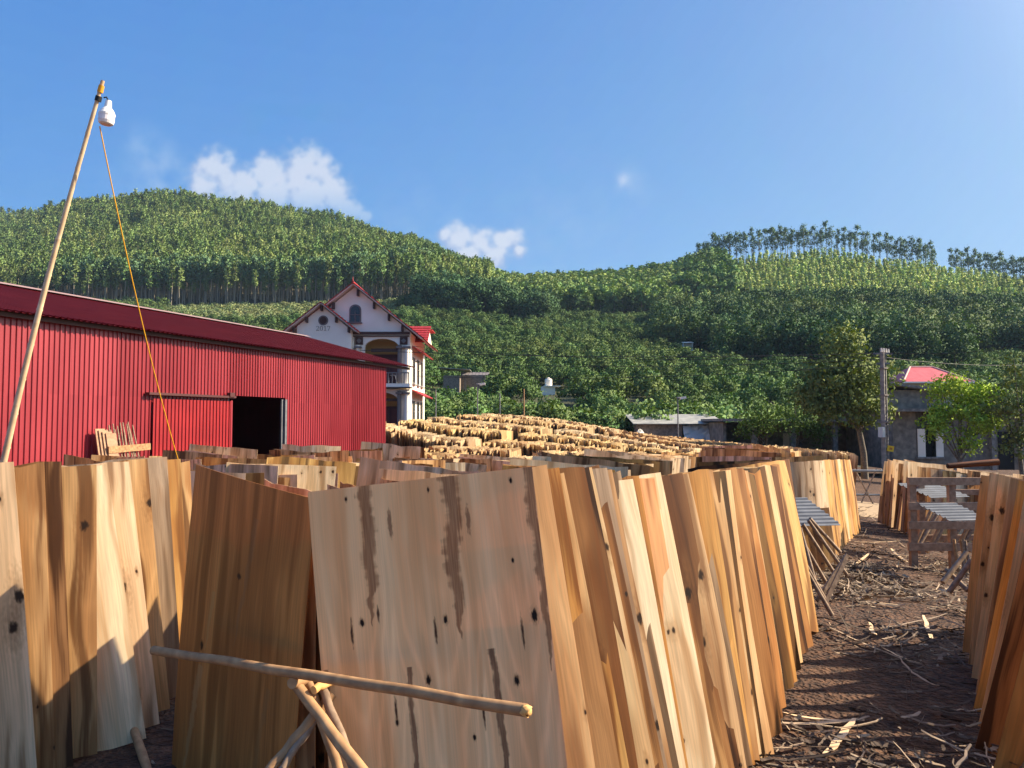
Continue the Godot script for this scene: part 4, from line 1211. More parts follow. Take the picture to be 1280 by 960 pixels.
	for k in 11:
		b = nb()
		var a := TAU * k / 11.0 + 0.2
		var dir := Vector3(cos(a), 0, sin(a))
		var pts := []
		for i in 7:
			var t := i / 6.0
			pts.append(Vector3(0, 1.5, 0) + dir * 1.7 * t + Vector3(0, 1.5 * t - 1.5 * t * t, 0))
		tube(b, pts, [0.03, 0.028, 0.025, 0.02, 0.016, 0.012, 0.008], 4, Color(1, 1, 1))
		for i in range(1, 24):
			var t := i / 24.0
			var p: Vector3 = Vector3(0, 1.5, 0) + dir * 1.7 * t + Vector3(0, 1.5 * t - 1.5 * t * t, 0)
			for s in [-1.0, 1.0]:
				var e: Vector3 = p + (dir.cross(Vector3.UP) * s * 0.42 + dir * 0.22 - Vector3(0, 0.16, 0)) * (1.15 - t * 0.6)
				tri(b, p, p + dir * 0.05, e)
		obj("frond", done(b), tint_leaf(Color(0.14, 0.165, 0.07)), pm)

# ---------------------------------------------------------------- the stacks of veneer near the camera
func row_sheet(tpx: float, tpy: float, bpx: float, d: float, hb: float, w: float, psi: float, beta: float, side: float, m: Material, label: String, group: String, back := 0.13, exact := false) -> MeshInstance3D:
	var top := P(tpx, tpy, d + back)
	var low := at_height(bpx, hb, d)
	return sheet(low, top - low, w, psi, beta, side, m, label, group, 10, 5, exact)

func build_stacks() -> void:
	var r := RandomNumberGenerator.new()
	r.seed = 77
	# centre stack: the two broad sheets at its near end
	row_sheet(665, 583, 724, 2.66, 0.0, 0.80, 1, -3, 1, wood.front, "broad pale pinkish veneer sheet with two dark streaks, frontmost in the centre stack", "", 0.12, true)
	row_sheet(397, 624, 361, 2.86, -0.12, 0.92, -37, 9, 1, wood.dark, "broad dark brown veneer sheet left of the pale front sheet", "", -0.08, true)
	row_sheet(402, 640, 394, 2.83, 0.02, 0.4, -35, 6, 1, wood.pink, "pinkish veneer sheet showing only a narrow edge between the dark and the pale front sheets", "")
	row_sheet(409, 640, 404, 2.87, 0.02, 0.4, -33, 6, 1, wood.tan, "tan veneer sheet showing a sliver right of the pinkish one between the two front sheets", "")
	var right_side := [
		[684, 581, 759, 2.74, "pink", "pale pinkish", 14, 24], [698, 584, 776, 2.80, "orange", "orange-edged", 22, 34], [706, 592, 788, 2.84, "tan", "yellowish tan", 20, 30],
		[736, 582, 822, 2.88, "brown", "wide dark brown", 3, 6], [746, 583, 836, 2.94, "brown", "narrow brown", 12, 22], [757, 583, 846, 2.99, "grey", "greyish tan", 16, 26],
		[789, 597, 864, 3.03, "cream", "bright cream", 30, 42], [815, 596, 880, 3.07, "pink", "salmon pink", 20, 34], [824, 591, 900, 3.11, "cream", "cream-edged knotty", 32, 44], [850, 590, 930, 3.18, "brown", "reddish brown", 26, 38],
		[880, 587, 944, 3.34, "orange", "honey orange", 33, 46], [889, 587, 950, 3.40, "tan", "thin tan", 30, 44], [913, 585, 968, 3.48, "pink", "pale pink and cream", 34, 44],
		[932, 587, 982, 4.05, "tan", "warm tan", 40, 54], [944, 586, 992, 4.35, "olive", "olive brown", 36, 50], [957, 582, 1001, 4.65, "olive", "brownish olive", 40, 55], [969, 582, 1011, 5.0, "brown", "brown striped", 40, 55], [979, 575, 1023, 5.45, "orange", "bright orange", 42, 55], [987, 574, 1019, 5.8, "brown", "dark reddish", 38, 50]]
	for i in right_side.size():       # each sheet turns a little more than the one before it
		right_side[i][6] = 21.0 + i * 0.9 + (6.0 if i > 12 else 0.0)
		if right_side[i][0] <= 850: right_side[i][3] = 2.76 + (right_side[i][0] - 684) * 0.0030
		right_side[i][7] = right_side[i][6] + (40.0 - 3.0 * minf(i, 10))
	for i in right_side.size():
		var q: Array = right_side[i]
		var m: Material = wood[q[4]]
		if i % 3 == 1: m = tinted(m, Color(1.0, 0.93, 0.84))
		if q[4] == "brown" or q[4] == "olive": m = tinted(m, Color(0.74, 0.68, 0.62))
		if q[5] == "salmon pink": m = tinted(m, Color(1.0, 0.86, 0.78))
		row_sheet(q[0], q[1], q[2], q[3], 0.03, 0.9 + r.randf() * 0.06, q[6], q[7], 1, m, "%s veneer sheet on the lane side, %s from the pale front sheet" % [q[5], ORD[i] if i < 18 else "last"], "sheets on the lane side of the centre stack", 0.14)
	var tone_words := {"pale": "pale", "tan": "tan", "brown": "brown", "orange": "orange", "pink": "pinkish", "cream": "cream", "olive": "olive", "grey": "greyish"}
	for i in range(1, right_side.size() - 1):
		var q: Array = right_side[i]; var s: Array = right_side[i + 1]
		if s[0] - q[0] < 9: continue
		for half in 2 if s[0] - q[0] > 14 else 1:
			var f := r.randf_range(0.28, 0.42) + 0.34 * half
			var kind: String = ["tan", "olive", "pale", "brown", "orange", "grey", "cream", "brown"][(i * 2 + half * 3) % 8]
			row_sheet(lerpf(q[0], s[0], f), lerpf(q[1], s[1], f) - r.randf_range(-4, 4), lerpf(q[2], s[2], f) + r.randf_range(-5, 3), lerpf(q[3], s[3], f), 0.03, 0.6, lerpf(q[6], s[6], f) + r.randf_range(-1.5, 1.5), lerpf(q[7], s[7], f), 1, tinted(wood[kind], Color(0.92, 0.87, 0.80)), "%s %s between %s and %s sheets, lane side" % [tone_words[kind], ["sliver", "thin strip"][half], q[5], s[5]], "sheets on the lane side of the centre stack", 0.14)
	# left half of the centre stack: only the upper edges show
	var names := ["pale", "tan", "cream", "tan", "cream", "pale", "olive", "orange"]
	for k in 42:
		var s := 0.20 + 0.2 * k
		var at := Vector3(-0.78 + ROW.x * s + r.randf_range(-0.1, 0.1), 0.03, -2.82 - ROW.y * s)
		at.x += 0.16 + 0.22 * smoothstep(0.0, 3.0, s)
		var up := Vector3(r.randf_range(-0.03, 0.16), r.randf_range(1.14, 1.21) - 0.0045 * k, r.randf_range(-0.1, 0.05))
		var kind: String = names[r.randi() % 8]
		sheet(at, up, r.randf_range(0.85, 1.0) * (0.82 if k < 3 else 1.0), (-37 + r.randf_range(-9, 9)) if k < 6 else r.randf_range(0, 38), r.randf_range(-24, 30), 1, wood[kind], "%s veneer sheet of which only the top edge shows behind the two front sheets" % tone_words[kind], "sheets in the left half of the centre stack", 8, 3)
	# left stack
	var left := [[-34, 578, -6, 3.08, "tan", "half-seen tan"], [17, 575, 48, 3.22, "pale", "pale spotted"], [56, 576, 70, 3.33, "tan", "two-toned tan"], [77, 576, 92, 3.39, "brown", "narrow dark brown"], [121, 582, 122, 3.51, "tan", "wide tan streaked"],
		[133, 572, 183, 3.68, "cream", "bright cream sunlit"], [161, 575, 200, 3.85, "pale", "orange-shaded spotted"], [184, 573, 213, 4.05, "tan", "honey tan knotty"], [209, 570, 229, 4.25, "grey", "greyish pale split"], [226, 573, 240, 4.5, "orange", "small orange"], [238, 572, 250, 4.8, "tan", "far tan"]]
	for i in left.size():
		var q: Array = left[i]
		row_sheet(q[0], q[1], q[2], q[3], 0.02, 0.92, 24 + i * 1.3, 34 + i * 1.3, 1, wood[q[4]], "%s veneer sheet, %s from the left edge in the left stack" % [q[5], ORD[i]], "sheets on the sunny side of the left stack", 0.1)
	for k in 46:
		var s := 0.1 + 0.19 * k
		var at := Vector3(-3.0 + ROW.x * s + r.randf_range(-0.12, 0.12), 0.03, -3.3 - ROW.y * s)
		var up := Vector3(r.randf_range(-0.1, 0.12), r.randf_range(1.09, 1.20) - 0.0055 * k, r.randf_range(-0.1, 0.08))
		sheet(at, up, r.randf_range(0.85, 1.0), r.randf_range(-30, 40), r.randf_range(-30, 30), 1, wood[names[k % 8]], "%s veneer sheet showing its top edge behind the left stack before the red shed" % tone_words[names[k % 8]], "sheets in the back half of the left stack", 6, 2)
	for row in 2:
		for k in 18:
			var s := 1.5 + 0.42 * k
			var at := Vector3(-4.4 - 1.4 * row + ROW.x * s + r.randf_range(-0.12, 0.12), 0.0, -4.6 - ROW.y * s)
			var up := Vector3(r.randf_range(-0.12, 0.12), r.randf_range(0.96, 1.12), r.randf_range(-0.1, 0.08))
			sheet(at, up, 0.95, -30 + r.randf_range(-25, 60), r.randf_range(-30, 30), 1, wood[names[(k + row) % 8]], "%s veneer sheet whose top edge shows along the foot of the red shed" % tone_words[names[(k + row) % 8]], "sheets along the foot of the red shed", 6, 2)
	# right stack: sheets lean the other way
	var rs := [[1226, 593, 1203, 5.0, "pink", "thin pinkish"], [1236, 591, 1210, 4.75, "pale", "narrow pale"], [1247, 592, 1214, 4.5, "cream", "cream"], [1262, 597, 1219, 4.25, "pale", "broad honey tan"], [1272, 600, 1216, 4.0, "orange", "orange knotty"], [1284, 606, 1222, 3.8, "pale", "pale straight"], [1296, 614, 1218, 3.55, "brown", "large dark swirled"],
		[1330, 620, 1240, 3.3, "orange", "near orange"], [1360, 625, 1268, 3.1, "tan", "nearest tan"], [1400, 630, 1310, 2.95, "pale", "cut-off pale"]]
	for i in rs.size():
		var q: Array = rs[i]
		row_sheet(q[0], q[1], q[2], q[3], 0.03, 0.9, -6 + r.randf_range(-3, 3), 12 + r.randf_range(-3, 3), -1, tinted(wood[q[4]], Color(1.0, 0.93, 0.80)), "%s veneer sheet, %s from the far end of the right stack" % [q[5], ORD[i]], "sheets on the lane side of the right stack")
	for k in 14:
		var at := Vector3(3.75 + 0.16 * k * ROW.x - 0.7 * (k % 2), 0.02, -3.9 - 0.13 * k)
		sheet(at, Vector3(r.randf_range(-0.02, 0.12), r.randf_range(1.15, 1.28), -0.05), 0.9, 30 + r.randf_range(-10, 10), 20, -1, wood[names[r.randi() % 8]], "veneer sheet seen by its top edge in the far half of the right stack", "sheets in the far half of the right stack", 6, 2)
	# far stack at the lane, left side
	for i in 13:
		var px := 1036.0 + i * 2.9
		var d := 8.9 + i * 0.27
		var g := G((px - 640.0) / FOCAL * d, d)
		var low := at_height(px + 10.0 - i * 0.4, g + 0.02, d)
		var tones := ["pale", "orange", "orange", "tan", "orange", "tan", "orange", "pale", "orange", "tan", "orange", "orange", "tan"]
		sheet(low, at_height(px - 6.0 - i * 0.2, g + 1.14, d + 0.1) - low, 0.8, 38 + r.randf_range(-6, 8), 50, 1, wood[tones[i]], "sunlit orange veneer sheet at the right end of the far lane stack", "sheets at the lane end of the far stack", 7, 3)
	var far_front := at_height(1036, G(3.7, 9.2) + 0.45, 9.05)
	sheet(far_front, Vector3(-0.03, 0.74, -0.05), 0.62, 2, 4, 1, wood.orange, "shaded orange sheet facing the camera at the front of the far lane stack", "", 6, 3)
	for k in 6:
		var at := at_height(1046 - 7 * k, G(3.4, 8.0) + 0.02, 8.3 - 0.16 * k)
		sheet(at, Vector3(-0.06, 0.62 - 0.035 * k, -0.04), 0.7, 12, 20, 1, wood[["tan", "orange", "brown"][k % 3]], "short veneer sheet standing under the left corrugated sheet", "short sheets under the left corrugated sheet", 5, 2)
	for k in 16:
		var at := Vector3(3.2 + 0.06 * k, G(3.2, 9) + 0.02, -9.4 - 0.24 * k)
		sheet(at, Vector3(r.randf_range(-0.05, 0.1), r.randf_range(1.0, 1.15), -0.05), 0.95, -33 + r.randf_range(-8, 8), 10, 1, wood[names[r.randi() % 8]], "veneer sheet of which the top edge shows in the far lane stack", "sheets in the left half of the far lane stack", 5, 2)
	# far stack on the right of the lane
	for i in 15:
		var px := 1093.0 + i * 2.8
		var d := 13.9 - i * 0.12
		var x := (px - 640.0) / FOCAL * d
		var low := Vector3(x, G(x, d) + 0.03, -d)
		sheet(low, Vector3(0.16 + r.randf_range(-0.03, 0.05), 1.13 + r.randf_range(-0.05, 0.04), -0.08), 0.9, 24 + r.randf_range(-8, 8), 12, -1, wood[["cream", "pale", "tan", "pale", "pink"][i % 5]], "pale veneer sheet edge-on at the left end of the far right stack", "sheets at the left end of the far right stack", 6, 3)
	for i in 5:
		var q: Array = [[1131, 12.0, 0.95, 1.16], [1192, 11.9, 0.9, 1.12], [1218, 11.6, 0.95, 1.10], [1262, 11.4, 0.9, 1.12], [1300, 11.0, 0.9, 1.16]][i]
		var x: float = (q[0] - 640.0) / FOCAL * q[1]
		sheet(Vector3(x, G(x, q[1]) + 0.02, -q[1]), Vector3(0.08, q[3], -0.1), q[2], 24, 10, -1, wood[["cream", "pale", "cream", "pale", "tan"][i]], "broad cream veneer sheet facing the camera, %s from the lane in the far right stack" % ORD[i], "broad sheets of the far right stack", 7, 3)
	for i in 12:
		var x := 6.0 + i * 0.17
		sheet(Vector3(x, G(x, 11.3) + 0.08, -11.5 + 0.03 * i), Vector3(0.1, 1.02 + r.randf_range(-0.05, 0.05), -0.1), 0.5, 18 + r.randf_range(-8, 8), 8, -1, wood[["tan", "pale", "orange", "cream"][i % 4]], "narrow veneer sheet in the row of edges over the rack frame", "narrow sheets over the rack frame", 5, 2)
	# trestle that holds the front sheets
	var o := thing("trestle", "weathered pole trestle whose long rail crosses the two front sheets", "trestle", Vector3(-0.72, 0, -2.5))
	var base := Vector3(-0.72, 0, -2.5)
	var pole := func(called: String, a: Vector3, z: Vector3, r0: float, r1: float, m: Material) -> void:
		var pts := []; var rad := []
		for i in 9:
			var t := i / 8.0
			pts.append(a.lerp(z, t) - base + Vector3(r.randf_range(-1, 1), r.randf_range(-1, 1), r.randf_range(-1, 1)) * 0.0035)
			rad.append(lerpf(r0, r1, t) * r.randf_range(0.94, 1.06))
		obj(called, tube_mesh(pts, rad, 12), m, o)
	pole.call("rail", P(191, 812, 2.90), P(657, 888, 2.22), 0.0155, 0.0185, M.pole)
	pole.call("rail_end", P(657.2, 888, 2.218), P(658.5, 888.3, 2.214), 0.017, 0.017, M.pole_end)
	pole.call("leg", P(366, 850, 2.62), P(470, 985, 2.40), 0.018, 0.020, M.pole)
	pole.call("leg", P(386, 852, 2.64), P(432, 985, 2.55), 0.015, 0.017, M.pole)
	pole.call("leg", P(400, 853, 2.66), P(452, 985, 2.42), 0.014, 0.016, M.stick)
	pole.call("brace", P(414, 868, 2.66), P(320, 985, 2.50), 0.018, 0.018, M.pole)
	pole.call("brace", P(408, 880, 2.65), P(335, 985, 2.48), 0.012, 0.012, M.stick)
	pole.call("peg", P(364, 853, 2.58), P(398, 845, 2.70), 0.019, 0.017, M.pole)
	pole.call("peg", P(392, 862, 2.58), P(420, 850, 2.68), 0.013, 0.012, M.pole_end)
	# second trestle peeping out under the left stack
	o = thing("trestle", "shadowed trestle legs in the gap under the left stack", "trestle", Vector3(-1.6, 0, -3.5))
	base = Vector3(-1.6, 0, -3.5)
	pole.call("leg", P(146, 845, 4.1), P(192, 985, 3.3), 0.018, 0.02, M.pole)
	pole.call("leg", P(222, 880, 4.3), P(150, 965, 3.75), 0.014, 0.016, M.stick)

# ---------------------------------------------------------------- the field of drying rows
func build_field() -> void:
	var r := RandomNumberGenerator.new()
	r.seed = 99
	var proto := sheet_mesh(Vector3.ZERO, Vector3(-0.10, 1.2, -0.02), 0.85, 14, 28, 1, 5, 6, 3, 0.006)
	var plain := StandardMaterial3D.new()
	plain.albedo_texture = ImageTexture.create_from_image(veneer(111, Color(1, 0.97, 0.92), Color(0.86, 0.80, 0.72), Color(0.55, 0.46, 0.38), 0.5, 3, 160, 224))
	plain.vertex_color_use_as_albedo = true
	plain.roughness = 0.65
	plain.backlight_enabled = true
	plain.backlight = Color(0.55, 0.42, 0.24)
	var tones := [Color(0.80, 0.67, 0.42), Color(0.76, 0.58, 0.32), Color(0.84, 0.75, 0.54), Color(0.70, 0.50, 0.25), Color(0.66, 0.47, 0.26), Color(0.80, 0.68, 0.48), Color(0.80, 0.66, 0.34)]
	var places := []; var cols := []
	var add := func(x: float, d: float, yaw: float, h: float, tone: Color, lean: float) -> void:
		var basis := Basis(Vector3.UP, yaw) * Basis(Vector3.BACK, lean) * Basis.from_scale(Vector3(r.randf_range(0.85, 1.1) * (1.0 if r.randf() < 0.5 else -1.0), h, r.randf_range(0.4, 1.6)))
		places.append(Transform3D(basis, Vector3(x, G(x, d) + 0.02, -d)))
		var k := r.randf_range(0.78, 1.12)
		cols.append(Color(tone.r * k, tone.g * k, tone.b * k))
	var t := 11.5
	var line := 0
	while t < 60.0:
		var s := -16.0
		var lane := 0.0
		var tone: Color = tones[line % 7]
		var next_gap := s + r.randf_range(4.0, 8.0)
		while s < 10.0:
			s += 0.105 if t < 40 else 0.15
			if s > next_gap:
				s += r.randf_range(0.5, 1.3)
				next_gap = s + r.randf_range(3.0, 9.0)
				tone = tones[r.randi() % 7]
				lane = r.randf_range(-0.15, 0.15)
			var c := ROW * (t + lane) + ACROSS * s
			if c.x < -0.66 * c.y - 2.0: continue
			# keep clear of the shed, the house, the lane and the near stacks
			var q := c - Vector2(-8.66, 13.0)
			if q.dot(ROW) < 14.2 and q.dot(ACROSS) < 0.9: continue
			if c.x < -5.0 and c.y > 39.0: continue
			if c.x > -0.18 * c.y + 0.6 and c.y < 12.8 and c.x < 2.9 and c.dot(ROW) < 12.4: continue
			if c.dot(ROW) < 13.0 and c.dot(ACROSS) > -4.2: continue
			if c.y < 25.0 and c.x > 0.372 * c.y - 0.2: continue
			if c.x > 0.455 * c.y - 0.6 or c.y > 50.0: continue
			if c.x > 6.5 and c.y > 45.5: continue
			for half in [-0.42, 0.42]:
				var p: Vector2 = c + ROW * (half + r.randf_range(-0.08, 0.08))
				var yaw: float = -atan2(ROW.x, ROW.y) + PI / 2 + (0.42 if half < 0 else -0.42) + r.randf_range(-0.22, 0.22)
				add.call(p.x, p.y, yaw, r.randf_range(0.91, 1.0), tone.lerp(tones[r.randi() % 7], 0.45), r.randf_range(0.0, 0.11))
		t += r.randf_range(2.6, 3.3)
		line += 1
	print("field sheets ", places.size())
	# the nearest stand alone, the rest as one mass
	var order := range(places.size())
	order.sort_custom(func(a: int, b: int) -> bool: return places[a].origin.length_squared() < places[b].origin.length_squared())
	var budget := maxi(0, 298 - sheets_made)
	var mats := []
	for c in tones:
		var m: StandardMaterial3D = plain.duplicate()
		m.vertex_color_use_as_albedo = false
		m.albedo_color = c.linear_to_srgb()
		mats.append(m)
	var rest := []; var rest_c := []
	for i in order.size():
		var k: int = order[i]
		if i < budget:
			var o := obj("veneer_sheet", proto[0], mats[k % 7])
			o.transform = places[k]
			tag(o, "sunlit veneer sheet in the nearest rows of the field behind the centre stack", "veneer sheet", "sheets in the nearest field rows")
		else:
			rest.append(places[k]); rest_c.append(cols[k])
	many("field_of_sheets", proto[0], rest, rest_c, plain, "rows upon rows of veneer sheets drying across the far field", "veneer sheets")

# ---------------------------------------------------------------- pole, lamp, cord, racks, corrugated sheets
func build_small() -> void:
	var r := RandomNumberGenerator.new(); r.seed = 31
	# bamboo pole with a lamp
	var foot := P(7, 600, 7.9); foot.y = 0.0
	var a := P(14, 560, 7.9); var z := P(129, 101, 7.5)
	foot = a + (a - z) * (a.y / (z.y - a.y))
	var bamboo := mat(Color(1, 1, 1), 0.5, mottled(51, 0.03, Color(0.72, 0.60, 0.46), Color(0.90, 0.80, 0.66), 128), 1.2)
	var o := thing("bamboo_pole", "tall leaning bamboo pole rising in front of the red shed", "pole", foot)
	var pts := []; var rad := []
	for i in 29:
		var t := i / 28.0
		var p := foot.lerp(z, t) + Vector3(-0.06, 0, 0) * sin(PI * t)
		var q := lerpf(0.036, 0.018, t)
		pts.append(p - foot); rad.append(q * (1.0 if i % 2 else 1.0))
		if i % 2 == 1:
			var dir := (z - foot).normalized()
			pts.append(p - foot + dir * 0.012); rad.append(q * 1.16)
			pts.append(p - foot + dir * 0.03); rad.append(q * 0.99)
	obj("cane", tube_mesh(pts, rad, 12), bamboo, o)
	var tip := z - foot
	var dirn := (z - foot).normalized()
	obj("yellow_tape", tube_mesh([tip - dirn * 0.12, tip - dirn * 0.05], [0.028, 0.027], 10), mat(Color(0.85, 0.60, 0.12), 0.6), o)
	obj("black_tape", tube_mesh([tip - dirn * 0.21, tip - dirn * 0.16], [0.032, 0.031], 10), M.black, o)
	# the bulb hangs from the pole
	var at := P(133.5, 148, 7.45)
	var bulb := thing("light_bulb", "big white bulb lamp hanging upside down near the top of the bamboo pole", "lamp", at, 0.0)
	bulb.rotation.z = -0.1
	bulb.scale = Vector3.ONE * 0.88
	var b := nb()
	lathe(b, Vector3.ZERO, [[0.0, -0.075], [0.055, -0.075], [0.075, -0.062], [0.085, -0.03], [0.083, 0.03]], 20)
	obj("globe", done(b), mat(Color(0.90, 0.89, 0.90), 0.35), bulb)
	b = nb()
	lathe(b, Vector3.ZERO, [[0.086, 0.028], [0.086, 0.05], [0.062, 0.095], [0.04, 0.12], [0.03, 0.2], [0.0, 0.2]], 20)
	obj("socket", done(b), mat(Color(0.93, 0.93, 0.91), 0.4), bulb)
	obj("hook", tube_mesh([Vector3(0, 0.19, 0), Vector3(-0.03, 0.24, 0), Vector3(-0.06, 0.23, 0)], [0.008, 0.008, 0.008], 6), M.black, bulb)
	var cord := mat(Color(0.90, 0.66, 0.10), 0.6)
	tag(obj("cord", wire(P(125, 158, 7.48), P(223, 575, 9.6), 0.16, 0.006), cord), "yellow cord slanting down from the bamboo pole across the red shed", "cord")
	# corrugated sheets lying on racks
	var zinc := func(center: Vector3, ribs: float, deep: float, turn: float, label: String, slope: float) -> void:
		var s := obj("corrugated_sheet", corrugated(deep, ribs, 0.10, 0.014), M.zinc)
		s.transform = Transform3D(Basis(Vector3.RIGHT, slope) * Basis(Vector3.UP, PI / 2 + turn) * Basis(Vector3.RIGHT, -PI / 2), center)
		tag(s, label, "roofing sheet")
	zinc.call(at_height(1051, 0.50, 7.5), 0.75, 0.78, 0.06, "grey corrugated sheet lying beside the centre stack left of the lane", 0.24)
	zinc.call(at_height(1212, 0.58, 9.5), 0.5, 0.7, 0.1, "grey corrugated sheet lying behind the wooden rack frame", 0.16)
	zinc.call(at_height(1236, 0.50, 7.9), 0.42, 0.55, 0.06, "grey corrugated sheet lying at the right end of the wooden rack frame", 0.2)
	# wooden rack frame
	var f := thing("rack_frame", "open brown wooden rack frame standing on the right of the lane", "rack", Vector3(4.85, G(4.85, 8.8), -8.8))
	var g := f.position.y
	for q in [[1139, 8.8], [1188, 8.8], [1236, 8.8], [1150, 9.9], [1236, 9.8]]:
		var top := P(q[0], 597, q[1])
		obj("post", box_mesh(Vector3(0.075, top.y - g, 0.06), Vector3(top.x - 4.85, (top.y - g) / 2, -q[1] + 8.8)), M.frame_wood, f)
	for q in [601, 632, 656, 683]:
		var l := P(1135, q, 8.76); var rr := P(1240, q + 1, 8.76)
		var c := (l + rr) / 2 - f.position
		obj("cross_bar", box_mesh(Vector3(rr.x - l.x, 0.085, 0.035), Vector3(c.x, c.y, c.z)), M.frame_wood, f)
	for q in [615, 672]:
		var l := P(1145, q, 9.9); var rr := P(1240, q, 9.9)
		var c := (l + rr) / 2 - f.position
		obj("cross_bar", box_mesh(Vector3(rr.x - l.x, 0.07, 0.03), Vector3(c.x, c.y, c.z)), M.frame_wood, f)
	# slanting sticks stored behind the frame
	for k in 9:
		var l := P(1140 + k * 9.0, 690 - 10 * (k % 2), 9.3 + 0.02 * k); var h := P(1168 + k * 9.5, 628 + 4 * (k % 3), 9.45)
		l.y = maxf(l.y, G(l.x, 9.3) + 0.02)
		var s := obj("stick", tube_mesh([Vector3.ZERO, h - l], [0.026, 0.022], 6), M.stick if k % 2 else M.pole, null, l)
		tag(s, "slanting round stick stored behind the wooden rack frame", "stick", "sticks behind the rack frame")
	for k in 8:
		var l := P(1198 + k * 5.0, 686, 8.4); l.y = G(l.x, 8.4)
		var s := obj("stick", tube_mesh([Vector3.ZERO, Vector3(r.randf_range(-0.04, 0.04), 0.40, -0.05)], [0.017, 0.015], 6), M.stick if k % 2 else M.pole, null, l)
		tag(s, "short upright stick under the corrugated sheet at the right of the rack frame", "stick", "upright sticks at the rack frame")
	# crossed stakes of an empty trestle beside the lane
	var st := thing("trestle", "empty trestle of crossed thin stakes tied with strips at the end of the centre stack", "trestle", Vector3(2.6, 0, -6.2))
	var sb := Vector3(2.6, 0, -6.2)
	for q in [[1003, 655, 6.9, 1046, 722, 7.1], [1010, 650, 7.2, 1058, 718, 7.3], [1000, 672, 6.6, 1036, 735, 6.7], [998, 690, 6.3, 1030, 748, 6.4], [1012, 648, 7.4, 1050, 690, 7.6], [1000, 700, 6.1, 1040, 775, 6.0], [1000, 660, 6.6, 1022, 740, 6.4]]:
		var e := P(q[3], q[4], q[5])
		e.y = maxf(e.y, 0.01)
		obj("stake", tube_mesh([P(q[0], q[1], q[2]) - sb, e - sb], [0.016, 0.018], 7), M.stick, st)
	obj("tie_board", box_mesh(Vector3(0.035, 0.5, 0.02), P(1040, 722, 6.5) - sb, Basis(Vector3.BACK, -0.75) * Basis(Vector3.RIGHT, -0.3)), M.stick, st)
	obj("tie_board", box_mesh(Vector3(0.035, 0.42, 0.02), P(1044, 726, 6.45) - sb, Basis(Vector3.BACK, -0.6) * Basis(Vector3.RIGHT, -0.3)), M.stick, st)
	# the one at the foot of the right stack
	st = thing("trestle", "short crossed stakes tied with strips at the far end of the right stack", "trestle", Vector3(3.3, 0, -5.9))
	sb = Vector3(3.3, 0, -5.9)
	for q in [[1208, 690, 5.9, 1178, 728, 5.8], [1214, 700, 5.6, 1186, 740, 5.6], [1182, 712, 5.9, 1210, 738, 5.7]]:
		var e := P(q[3], q[4], q[5]); e.y = maxf(e.y, 0.01)
		obj("stake", tube_mesh([P(q[0], q[1], q[2]) - sb, e - sb], [0.018, 0.02], 7), M.stick, st)
	# low far trestle rail between the far stacks
	st = thing("trestle", "long low trestle of crossed sticks beyond the dusty patch of the lane", "trestle", Vector3(9.3, G(9.3, 19.5), -19.5))
	obj("rail", tube_mesh([Vector3(-1.0, 0.85, 0), Vector3(1.4, 0.83, 0.1)], [0.035, 0.035], 7), M.zinc, st)
	obj("rail", tube_mesh([Vector3(-1.0, 0.25, 0), Vector3(1.4, 0.23, 0.1)], [0.025, 0.025], 7), M.zinc, st)
	for k in 7:
		var x := -0.9 + k * 0.33
		obj("stake", tube_mesh([Vector3(x, 0, 0.1), Vector3(x + (0.5 if k % 2 else -0.4), 0.9, -0.05)], [0.018, 0.018], 6), M.stick, st)
	# a rolled dark log of veneer lying on top of the far right stack
	var top := P(1214, 580, 11.6)
	var roll := thing("veneer_roll", "reddish brown rolled veneer lying along the top of the far right stack", "roll", top)
	obj("outer_turn", tube_mesh([Vector3(-0.36, -0.03, 0), Vector3(0, 0, 0), Vector3(0.40, 0.03, 0)], [0.04, 0.045, 0.05], 12), tinted(wood.brown, Color(0.75, 0.6, 0.5)), roll)
	obj("core", tube_mesh([Vector3(-0.37, -0.031, 0), Vector3(0.41, 0.031, 0)], [0.028, 0.03], 10), M.black, roll)

# ---------------------------------------------------------------- what lies on the ground
func strip_mesh(l: float, w: float, bend: float, curl: float, sd: int) -> ArrayMesh:
	var r := RandomNumberGenerator.new(); r.seed = sd
	var b := nb()
	var n := 8
	var prev := []
	for i in n + 1:
		var t := float(i) / n
		var a := bend * (t - 0.5)
		var p := Vector3((t - 0.5) * l * cos(a * 0.5), 0.006 + curl * pow(absf(t - 0.5) * 2.0, 2.0) * 0.5 + r.randf_range(0, 0.004), sin(a) * l * 0.25 + r.randf_range(-0.006, 0.006))
		var h := w * 0.5 * (1.0 - 0.5 * pow(absf(t - 0.5) * 2.0, 3.0))
		var q := [p + Vector3(0, 0.003, h), p + Vector3(0, 0.0, -h)]
		if i:
			quad(b, prev[0], q[0], q[1], prev[1])
			quad(b, prev[1] - Vector3(0, 0.003, 0), q[1] - Vector3(0, 0.003, 0), q[0] - Vector3(0, 0.003, 0), prev[0] - Vector3(0, 0.003, 0))
		prev = q
	return done(b)

